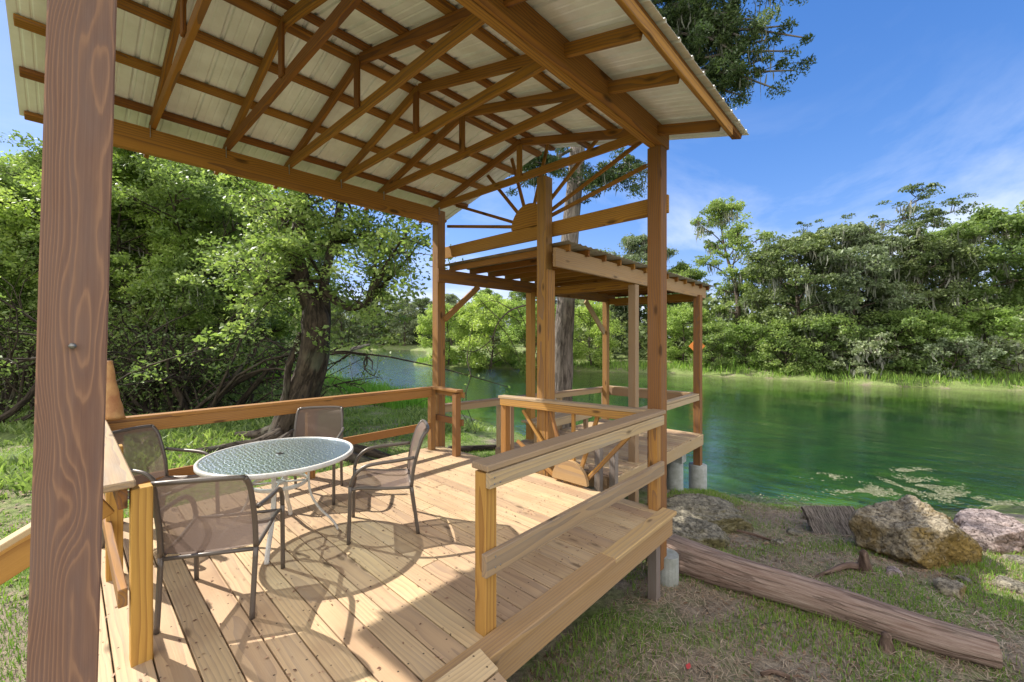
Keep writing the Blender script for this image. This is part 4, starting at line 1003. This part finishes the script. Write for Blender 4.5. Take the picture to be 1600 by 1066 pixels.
# ------------------------------------------------------------------ riverside cypress whose boughs overhang the roof
rng = np.random.default_rng(91); random.seed(91)
cb = W(880, 700, 9.9); cx_, cy_ = cb.x, cb.y
ct = empty('cypress', (cx_, cy_, hz(cx_, cy_)), 0, 'tall riverside cypress rising behind the pavilion, feathery boughs and moss over the roof corner', 'tree')
T = Tubes()
tp = smooth_path([(cx_-.10, cy_, -1.6), W(876, 650, 9.9), W(879, 560, 9.9), W(884, 470, 9.9), W(893, 340, 9.95), W(903, 230, 10.0), W(915, 80, 10.1), W(925, -150, 10.2), W(930, -400, 10.3)], 5)
T.tube(tp, list(np.interp(np.linspace(0, 1, len(tp)), [0, .08, .18, .4, .7, 1], [.75, .34, .25, .21, .17, .08])), 16, wob=.14, seed=2)
tips = []; mo = []
tgs = [W(px, py, dp) for px, py, dp in [(1080, 30, 8.6), (1130, 60, 8.2), (1180, 30, 8.0), (1230, 40, 7.8), (1262, 60, 7.7), (1200, 90, 7.9), (1150, 110, 8.2), (1240, 110, 7.8), (1110, 10, 8.4), (1160, 150, 8.3), (1215, 140, 8.0), (1190, -20, 8), (1250, -10, 7.8), (1090, -30, 8.4), (1150, 85, 8.1),
        (1050, 45, 9), (1170, 60, 8.0), (1210, 60, 7.9), (1140, 20, 8.1), (1235, 80, 7.8), (960, 275, 9.0), (1010, 262, 8.8), (760, 250, 9.4), (800, 300, 9.4), (830, 260, 9.6),  (700, -100, 10), (780, -60, 10), (850, -100, 9), (980, -120, 9), (1050, -200, 9), (900, -300, 10), (950, -250, 11), (870, 210, 10.6), (930, 180, 10.6)]]
for t in tgs:
    zt = min(max(t.z+rng.uniform(-.6, 1.2), 4.6), 15); f = min(tp, key=lambda q: abs(q.z-zt)); pts = grow(T, f, .055, t, rng, .09, 8, .012, 6, .12); tips += [pts[-1], pts[7], pts[6], pts[5]]; mo += [pts[4], pts[6], pts[7], pts[5]]
    for q in range(9):
        s = pts[rng.integers(4, 8)]; e = s+Vector((rng.normal(0, .42), rng.normal(0, .42), rng.normal(-.12, .28))); m_ = s.lerp(e, .5)+Vector((0, 0, .06)); T.tube([s, m_, e], [.012, .008, .003], 3, cap=False); tips += [e, m_]
T.build('trunk', M['bark_cypress'], ct)
P, var = clumps(tips, 165, .21, .65, rng); leaf_obj('crown', P, var, .066, M['leaf_cypress'], ct, .34, .2, local=False, rng=rng)
moss_obj([m for m in mo if rng.random() < .4], ct, 12, .45, .012, local=False, rng=rng, spread=.12)
# dead twiggy branch behind the pavilion
T = Tubes(); rng = np.random.default_rng(5)
db = empty('dead_branch', tuple(W(828, 476, 9.2)), 0, 'bare forked branch hanging down between the pavilion posts in front of the river', 'branch')
pts = smooth_path([W(835, 474, 9.4), W(800, 484, 9.2), W(778, 505, 9.0), W(768, 530, 8.9), W(745, 548, 8.8), W(722, 548, 8.7)], 4); T.tube(pts, list(np.linspace(.022, .006, len(pts))), 5)
for a, b, c in [((778, 505, 9), (800, 535, 9), (815, 575, 9)), ((768, 528, 8.9), (785, 560, 8.9), (825, 600, 9)), ((800, 484, 9.2), (770, 470, 9.2), (745, 478, 9.1)), ((790, 490, 9.1), (812, 505, 9.2), (822, 545, 9.3)), ((760, 540, 8.8), (768, 560, 8.8), (760, 590, 8.8)), ((782, 500, 9), (760, 480, 9), (742, 458, 9)), ((808, 482, 9.2), (822, 510, 9.2), (840, 560, 9.2))]:
    pts = smooth_path([W(*a), W(*b), W(*c)], 4); T.tube(pts, list(np.linspace(.011, .003, len(pts))), 4)
    for q in range(4): s = pts[rng.integers(2, len(pts))]; e = s+Vector(rng.normal(0, .16, 3)); T.tube([s, e], [.004, .002], 3, cap=False)
T.build('twigs', M['bark'], db)

# ------------------------------------------------------------------ ground plants
def blades(name, n_, area, h, wd, mat, dens=None, lean=.35, flat=False, dmin=.1, seed=0, thr=.5, fs=1.2, label=None, excl=None):
    rng = np.random.default_rng(seed); x = rng.uniform(area[0], area[1], n_*3); y = rng.uniform(area[2], area[3], n_*3)
    f = .5+.25*wav(x, y, fs, seed)+.25*wav(x, y, fs*2.7, seed+3)+rng.normal(0, .07, len(x))
    k = f > thr
    if excl is not None: k &= ~excl(x, y)
    x, y, f = x[k], y[k], f[k]; d = rdist(x, y); k = d > dmin; x, y, f = x[k][:n_], y[k][:n_], f[k][:n_]; m_ = len(x)
    z = hgt(x, y); P = np.stack([x, y, z], 1); an = rng.uniform(0, 2*math.pi, m_); a = np.stack([np.cos(an), np.sin(an), 0*an], 1)
    hh = h*rng.uniform(.4, 1.3, m_)[:, None]*(.6+.8*np.clip(f-thr, 0, .5))[:, None]; ww = wd*rng.uniform(.6, 1.3, m_)[:, None]
    an2 = rng.uniform(0, 2*math.pi, m_); b = np.stack([np.cos(an2), np.sin(an2), 0*an2], 1)
    if flat:
        up = np.array([0, 0, 1.])*rng.uniform(.0, .35, m_)[:, None]; P = P+np.array([0, 0, .008])
        side = np.cross(b, [0, 0, 1.])
        V = np.stack([P-side*ww*.5, P+side*ww*.5, P+b*hh*.5+up*hh*.6+side*ww*.5, P+b*hh*.5+up*hh*.6-side*ww*.5, P+b*hh+up*hh*.3+side*ww*.2, P+b*hh+up*hh*.3-side*ww*.2], 1)
    else:
        le = lean*rng.uniform(.2, 1.6, m_)[:, None]; up = np.array([0, 0, 1.])
        V = np.stack([P-a*ww*.5, P+a*ww*.5, P+up*hh*.55+b*hh*le*.3+a*ww*.42, P+up*hh*.55+b*hh*le*.3-a*ww*.42, P+up*hh*.95+b*hh*le+a*ww*.08, P+up*hh*.95+b*hh*le-a*ww*.08], 1)
    me = flat_mesh(name, V, [(0, 1, 2, 3), (3, 2, 4, 5)], rng.normal(.5, .2, m_)+.3*(f-.6))
    o = mesh_obj(name, me, mat); tag(o, label, kind='stuff'); return o
under = lambda x, y: (x < 3.6) & (y > 2.6) & (y < 5.1) | (x < 3.8) & (y > 1.9) & (y < 5.1) | (x < .5) & (y < 2)
blades('grass', 60000, (1.0, 9.5, -4.0, 3.0), .075, .007, M['grass'], seed=1, thr=.52, excl=under)
blades('grass', 14000, (1.0, 9.5, -4.0, 3.0), .045, .005, M['grass'], seed=2, thr=.36, excl=under, fs=2.1)
blades('dry_grass', 16000, (1.0, 9.5, -4.0, 3.0), .06, .004, M['straw'], seed=4, thr=.42, excl=under, lean=.9)
blades('pine_straw', 60000, (.8, 9.5, -4.0, 3.0), .095, .0048, M['straw'], seed=3, thr=.28, flat=True, excl=under, dmin=.0)
blades('grass', 50000, (-5, 7.5, 5.25, 14), .07, .010, M['grass'], seed=5, thr=.36, fs=.8)
blades('grass', 26000, (-2.5, .0, 1.4, 6.5), .06, .006, M['grass'], seed=6, thr=.35, fs=.9)
blades('ground_cover', 16000, (-6, 9, 9, 22), .22, .05, M['leaf_mid'], seed=7, thr=.45, fs=.7, lean=.8)
blades('grass', 9000, (4, 11, 5.2, 14), .06, .012, M['grass'], seed=8, thr=.36, fs=.9, dmin=.3)
rd = []
def reeds(x0, x1, y0, y1, n_, h, seed, dmax=3.5):
    return blades('reeds', n_, (x0, x1, y0, y1), h, .022, M['reed'], seed=seed, thr=.25, lean=.25, excl=lambda x, y: rdist(x, y) > dmax, dmin=.1, fs=.9)
reeds(6, 14, 13, 24, 7000, .75, 11); reeds(5, 16, 24, 48, 5000, 1.1, 12, 5)
blades('bank_grass', 22000, (24, 44, -14, 46), .55, .05, M['grass'], seed=13, thr=.35, excl=lambda x, y: rdist(x, y) > 3.2, dmin=.15)
blades('reeds', 2500, (24, 44, -14, 46), 1.3, .06, M['reed'], seed=14, thr=.72, excl=lambda x, y: rdist(x, y) > 3.5, dmin=.3, fs=.5)
blades('bank_grass', 9000, (-30, 55, 80, 125), 1.0, .12, M['grass'], seed=15, thr=.35, excl=lambda x, y: rdist(x, y) > 4, dmin=.15)

# floating weed mats
def mats(cs, n_, seed):
    rng = np.random.default_rng(seed); P = []
    for (px, py, a, b, k) in cs:
        d = ray(px, py); t = (-1.692-EYE)/d[2]; c = np.array([d[0]*t, d[1]*t]); m_ = int(n_*k); rt = np.array([FY, -FX]); fw = np.array([FX, FY])
        u = rng.normal(0, .5, m_); v = rng.normal(0, .5, m_); q = c+rt*(u*a)[:, None]+fw*(v*b + u*a*.15)[:, None]
        kk = wav(q[:, 0], q[:, 1], 4.5, seed)+.6*wav(q[:, 0], q[:, 1], 11, 2) > -.15
        q = q[kk]; P.append(np.concatenate([q, np.full((len(q), 1), -1.692)+rng.uniform(0, .008, (len(q), 1))], 1))
    P = np.concatenate(P); m_ = len(P); V = leaves(P, .055, None, .45, 4.5, rng, .02)
    V[:, :, 2] = np.maximum(V[:, :, 2], -1.697)
    me = flat_mesh('floating_weed', V, LEAF_F, rng.normal(.5, .25, m_)); tag(mesh_obj('floating_weed', me, M['weed']), kind='stuff')
mats([(1200, 795, 1.0, .5, 1.2), (1430, 757, .9, .45, 1), (1360, 768, .8, .3, .7), (1290, 745, .4, .2, .25), (1490, 775, .6, .4, .6), (1420, 735, .5, .15, .3), (1160, 780, .5, .3, .4), (1570, 790, .5, .2, .4)], 2600, 3)

# ------------------------------------------------------------------ rocks
def rockm(name, a, b, c, sc_=7, dark=(.06, .05, .04)):
    m, nt, out = new_mat(name); n = N(nt); tc = n('ShaderNodeTexCoord').outputs['Object']
    f = n.noise(tc, sc_, 7, .72, .6); g = n.noise(tc, 1.6, 4, .6, .4)
    col = n.mix(n.ramp(f, [(.36, (0, 0, 0)), (.60, (1, 1, 1))]), a, b)
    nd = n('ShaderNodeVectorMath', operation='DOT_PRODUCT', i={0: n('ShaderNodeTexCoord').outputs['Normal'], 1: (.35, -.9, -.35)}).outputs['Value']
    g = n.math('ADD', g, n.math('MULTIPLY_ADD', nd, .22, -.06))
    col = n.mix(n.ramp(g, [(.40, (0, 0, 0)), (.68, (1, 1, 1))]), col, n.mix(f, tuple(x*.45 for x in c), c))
    v = n('ShaderNodeTexVoronoi', i={'Scale': sc_*2.2}); nt.links.new(n('ShaderNodeVectorMath', operation='ADD', i={0: tc, 1: n.noise(tc, 6, 3, .6, 0, 1)}).outputs[0], v.inputs['Vector'])
    pit = n.ramp(n.noise(tc, sc_*2.6, 6, .75, 1.2), [(.36, (1, 1, 1)), (.46, (0, 0, 0))])
    col = n.mix(n.math('MULTIPLY', pit, .75), col, dark)
    p = n('ShaderNodeBsdfPrincipled', i={'Roughness': .92, 'Specular IOR Level': .2}); nt.links.new(col, p.inputs['Base Color'])
    bp = n('ShaderNodeBump', i={'Strength': 1.0, 'Distance': .05}); nt.links.new(n.math('SUBTRACT', f, n.math('MULTIPLY', pit, .5)), bp.inputs['Height']); nt.links.new(bp.outputs[0], p.inputs['Normal'])
    nt.links.new(p.outputs[0], out.inputs[0]); return m
M['rock'] = rockm('limestone_ochre', (.17, .135, .09), (.45, .385, .28), (.38, .255, .08), 13)
M['rockg'] = rockm('limestone_grey', (.11, .10, .075), (.36, .32, .24), (.22, .19, .09), 12)
M['rockp'] = rockm('chert_pink', (.20, .15, .135), (.48, .39, .36), (.36, .24, .19), 11)
def rock(name, pos, sx, sy, sz, rz, planes, mat, label, cat='rock', group=None, seed=0, rough=.10, sub=6, tilt=0):
    bm = bmesh.new(); bmesh.ops.create_icosphere(bm, subdivisions=sub, radius=1)
    for v in bm.verts:
        d = v.co.normalized(); r = 1.25
        for (nx_, ny_, nz_, dd) in planes:
            q = (d.x*nx_+d.y*ny_+d.z*nz_)/math.sqrt(nx_*nx_+ny_*ny_+nz_*nz_)
            if q > 0: r = min(r, dd/q)
        r += rough*(mnoise.fractal(d*2.2+Vector((seed, 0, 0)), 1.0, 2.1, 5))*.8 + rough*.30*abs(mnoise.noise(d*9+Vector((seed, 3, 0)))) + rough*.25*mnoise.noise(d*22)
        v.co = Vector((d.x*r*sx, d.y*r*sy, d.z*r*sz))
    me = bpy.data.meshes.new(name); bm.to_mesh(me); bm.free(); me.polygons.foreach_set('use_smooth', [True]*len(me.polygons))
    o = mesh_obj(name, me, mat); o.location = pos; o.rotation_euler = (tilt, 0, rz); tag(o, label, cat, group); return o
def rp(px, py, dz=0): v = hit(px, py); v.z = hz(v.x, v.y)+dz; return v
CZR = YAW - R(90)                      # rock frame: x to the right of the view, y away
b = rp(1460, 893)
fw = Vector((FX, FY, 0)); rt = Vector((FY, -FX, 0))
rock('boulder', b+fw*.36+rt*.20+Vector((0, 0, .18)), .53, .48, .46, CZR, [(-.35, -.15, 1, .66), (.75, -.1, .75, .74), (.15, -1, -.10, .62), (-1, -.3, .1, .86), (1, -.1, -.25, .88), (-.4, -1, .55, .74), (-.6, -.4, -1, .72), (0, 0, -1, .8), (.5, -.9, .5, .78), (0, 1, .3, .8)], M['rock'], 'large pitted limestone boulder with an ochre lower face beside the water', 'boulder', seed=4, rough=.13)
b = rp(1125, 838); rock('boulder', b+fw*.45+Vector((0, 0, .02)), .62, .42, .24, CZR+.15, [(-.1, -.3, 1, .7), (.7, -.2, .7, .85), (0, -1, .2, .8), (-1, 0, .3, 1), (1, -.2, .1, .9)], M['rockg'], 'low mossy boulder under the corner of the dock', 'boulder', seed=9, rough=.17)
b = rp(1085, 850); rock('boulder', b+fw*.10+Vector((0, 0, .02)), .34, .30, .17, CZR, [(0, -.3, 1, .7), (0, -1, .2, .8)], M['rockg'], 'small mossy rock in front of the low boulder by the deck corner', 'rock', seed=19, rough=.2, sub=5)
b = rp(1585, 868); rock('boulder', b+fw*.30+rt*.22+Vector((0, 0, .08)), .38, .35, .25, CZR, [(-.2, -.2, 1, .75), (0, -1, .3, .75), (1, 0, .5, .8)], M['rockp'], 'pinkish grey rock behind the large boulder at the right edge', 'rock', seed=14, rough=.14)
for k, (px, py, s, lab) in enumerate([(1487, 925, .10, 'small ochre rock at the right foot of the large boulder'), (1577, 920, .09, 'pale rock at the right edge below the pink rock'), (1590, 880, .08, 'small grey rock on the rust coloured clay'), (1395, 898, .06, 'small purplish stone at the left foot of the large boulder'),
        (1508, 912, .05, 'pebble sized rock right of the small ochre rock'), (1270, 812, .10, 'flat grey rock at the water edge left of the bark slab'), (1040, 800, .13, 'grey rock next to the dock pier'), (1240, 835, .07, 'small rock in the grass near the water'), (1215, 850, .05, 'smallest rock in the grass near the water')]):
    b = rp(px, py); rock('rock', b+Vector((0, 0, s*.3)), s*1.3, s, s*.75, k*1.1, [(0, 0, 1, .75), (1, .3, .3, .8), (-.3, -1, .2, .8)], M['rock'] if k == 0 else M['rockg'] if k != 3 else M['rockp'], lab, 'rock', 'small rocks on the bank', seed=30+k, rough=.2, sub=4)

# bark slab leaning on the boulder
b = rp(1312, 836); L = Lumber()
sl_ = empty('bark_slab', tuple(b), 0, 'dark ridged slab of bark lying at the water edge left of the large boulder', 'bark slab')
bm = bmesh.new(); bmesh.ops.create_grid(bm, x_segments=90, y_segments=12, size=.5)
for v in bm.verts:
    u, q = v.co.x, v.co.y; v.co = Vector((u*.82, q*.10+.06*math.sin(u*3), q*.40+.17)) + Vector((0, -.012*abs(math.sin(u*75+2*mnoise.noise(Vector((u*5, q*4, 0)))))-.01*mnoise.noise(Vector((u*20, q*9, 0))), .02*mnoise.noise(Vector((u*4, q*3, 1)))))
me = bpy.data.meshes.new('bark'); bm.to_mesh(me); bm.free(); gattr(me, 'gc', [(v.co.z*2, v.co.x*3, v.co.y) for v in me.vertices])
so_ = mesh_obj('bark', me, M['bark_cypress'], sl_, local=True); so_.rotation_euler = (-.5, 0, CZR); md = so_.modifiers.new('t', 'SOLIDIFY'); md.thickness = .05

# ------------------------------------------------------------------ logs and cypress knees
def logthing(p0, p1, r0, r1, label, mat='logm', bend=.05, name='log', n_=60, sides=40):
    random.seed(3); p0 = Vector(p0); p1 = Vector(p1); root = empty(name, tuple((p0+p1)/2), 0, label, 'log'); T = Tubes(); pts = []; d = (p1-p0).normalized(); s = d.cross(Vector((0, 0, 1)))
    for k in range(n_+1):
        t = k/n_; pts.append(p0.lerp(p1, t)+s*math.sin(math.pi*t)*bend+s*bend*.4*math.sin(t*9))
    T.tube(pts, [r0+(r1-r0)*k/n_ for k in range(n_+1)], sides, wob=.06, seed=4)
    # long cracks
    V = T.v; 
    for i in range(n_+1):
        c = pts[i]
        for k in range(sides):
            v = Vector(V[i*sides+k]); a = k/sides*2*math.pi; q = mnoise.noise(Vector((math.cos(a)*3.2+i*.02, math.sin(a)*3.2, i*.045))); cr = max(0, 1-abs(q)*11)
            V[i*sides+k] = tuple(c+(v-c)*(1-.07*cr-.02*abs(mnoise.noise(Vector((a*9, i*.3, 0))))))
    T.build('trunk', M[mat], root); return root
a = rp(1062, 893); c = rp(1562, 1050)
logthing((a.x+.05, a.y+.22, a.z+.15), (c.x+.06, c.y+.02, c.z+.085), .185, .115, 'long reddish weathered log lying across the grass right of the deck')
a = rp(700, 708); c = rp(792, 702)
logthing((a.x, a.y, a.z+.05), (c.x, c.y, c.z+.05), .10, .08, 'short dark log on the bank beyond the deck edge', 'bark_dark', n_=20, sides=16)
a = W(548, 546, 100); c = W(578, 544, 104)
logthing((a.x, a.y, -1.3), (c.x, c.y, -.2), .5, .3, 'pale fallen trunk on the far upstream shore', 'bark_cypress', n_=16, sides=10)
def knee(px, py, h, r, lab, seed, lean=(0, 0), dz=-.03):
    random.seed(seed); b = rp(px, py, dz); root = empty('cypress_knee', tuple(b), 0, lab, 'cypress knee', 'cypress knees near the log'); T = Tubes(); pts = [b+Vector((lean[0]*t*h, lean[1]*t*h, t*h)) for t in np.linspace(0, 1, 12)]
    T.tube(pts, [r*(1.25-.95*(k/11)**.7+.10*(k > 8)) if k < 11 else r*.15 for k in range(12)], 14, wob=.35, seed=seed); T.build('stump', M['kneebark'], root); return b
knee(1384, 1018, .17, .062, 'stubby cypress knee in front of the log near its right end', 1)
b = knee(1352, 893, .27, .075, 'pointed cypress knee with a trailing root left of the large boulder', 2, (-.12, .05))
T = Tubes(); T.tube(smooth_path([b+Vector((0, 0, .07)), rp(1325, 893, .05), rp(1300, 898, .03), rp(1270, 905, .01)], 5), list(np.linspace(.045, .012, 16)), 8, wob=.2); rr = [o for o in bpy.data.objects if o.name.startswith('cypress_knee') and o.parent is None][-1]; T.build('root', M['kneebark'], rr)
knee(1068, 838, .24, .05, 'slim cypress knee behind the log beside the deck corner', 3)
knee(1080, 848, .15, .035, 'small reddish cypress knee right beside the slim one', 4)
knee(1092, 850, .13, .04, 'grey stub right of the small reddish knee', 5)
# twigs and a red leaf on the foreground grass
for (p, q, lab) in [((1190, 1060), (1235, 1066), 'dark stick lying in the grass at the bottom edge'), ((1130, 828), (1215, 850), 'thin grey root along the grass beyond the log')]:
    a = rp(*p, .02); c = rp(*q, .02); rt_ = empty('stick', tuple(a), 0, lab, 'stick'); T = Tubes(); T.tube(smooth_path([a, a.lerp(c, .5)+Vector((.02, .02, .01)), c], 4), .016, 7, wob=.3); T.build('twig', M['kneebark'], rt_)
a = rp(1076, 1048, .02); bm = bmesh.new(); vs = [bm.verts.new(v) for v in ((-.03, 0, 0), (-.005, .02, .006), (.03, .004, .012), (.0, -.02, .004))]; bm.faces.new(vs); me = bpy.data.meshes.new('red_leaf'); bm.to_mesh(me); bm.free()
o = mesh_obj('fallen_leaf', me, simple('red_leaf', (.45, .05, .05), .6)); o.location = a; tag(o, 'single fallen red leaf in the grass below the deck corner', 'leaf')

# orange diamond marker on the far bank
x, y = atd(1089, 36.0); zb = hz(x, y); sg = empty('river_marker', (x, y, zb), 0, 'orange diamond river marker on a post on the far bank', 'sign')
part('post', M['dockwood'], sg, (x+.06, y+.06, zb-.3), (x+.06, y+.06, 1.7), .09, .09)
bm = bmesh.new(); s_ = .72; vs = [bm.verts.new((0, 0, s_)), bm.verts.new((s_, 0, 0)), bm.verts.new((0, 0, -s_)), bm.verts.new((-s_, 0, 0))]; bm.faces.new(vs); r_ = bmesh.ops.extrude_face_region(bm, geom=bm.faces[:]); bmesh.ops.translate(bm, verts=[v for v in r_['geom'] if isinstance(v, bmesh.types.BMVert)], vec=(0, .02, 0)); bmesh.ops.recalc_face_normals(bm, faces=bm.faces)
me = bpy.data.meshes.new('panel'); bm.to_mesh(me); bm.free(); po = mesh_obj('panel', me, M['orange'], sg, local=True); po.location = (0, 0, EYE+(527-541)/FPX*36-zb); po.rotation_euler = (0, 0, CZR)

# ------------------------------------------------------------------ litter
def litter(name, P, size, mat, asp=.5, rng=NR):
    V = leaves(P, size, None, asp, 3.0, rng, .1); me = flat_mesh(name, V, LEAF_F, rng.normal(.45, .25, len(P))); tag(mesh_obj(name, me, mat), kind='stuff')
rng = np.random.default_rng(55)
P = np.stack([rng.uniform(.1, 3.8, 900), rng.uniform(1.7, 5.1, 900), np.full(900, .005)], 1); litter('deck_litter', P, .017, M['litter'], .6, rng)
x = rng.uniform(1.2, 9, 26000); y = rng.uniform(-4, 3, 26000); k = (~under(x, y)) & (rdist(x, y) > .15) & (.5+.5*wav(x, y, 1.6, 4)+rng.normal(0, .3, 26000) > .45); x, y = x[k], y[k]
litter('leaf_litter', np.stack([x, y, hgt(x, y)+.012], 1), .038, M['litter'], .45, rng)
x = rng.uniform(-3, 6, 9000); y = rng.uniform(5.4, 12, 9000); litter('leaf_litter', np.stack([x, y, hgt(x, y)+.02], 1), .05, M['litter'], .5, rng)
T = Tubes()
for k in range(170):
    x = rng.uniform(1.5, 8.5); y = rng.uniform(-3.5, 2.4)
    if under(np.array([x]), np.array([y]))[0] or rdist(np.array([x]), np.array([y]))[0] < .3: continue
    a_ = rng.uniform(0, 6.3); l_ = rng.uniform(.05, .22); p_ = Vector((x, y, hz(x, y)+.012)); q_ = p_+Vector((math.cos(a_)*l_, math.sin(a_)*l_, 0)); q_.z = hz(q_.x, q_.y)+.015
    T.tube([p_, p_.lerp(q_, .5)+Vector((rng.normal(0, .01), rng.normal(0, .01), .006)), q_], [.004, .0035, .002], 4)
tag(T.build('twigs', M['bark']), kind='stuff')

for (x_, z_) in ((1.60, .88), (1.645, .845), (1.60, .845), (1.60, .45), (1.64, .39), (1.60, .39), (3.78, .46), (3.82, .40)):
    Tubes().tube([(x_, 1.623 if z_ > .6 else 1.615, z_), (x_, 1.618 if z_ > .6 else 1.611, z_)], .0055, 6).build('screw', M['steelbolt'], RL)
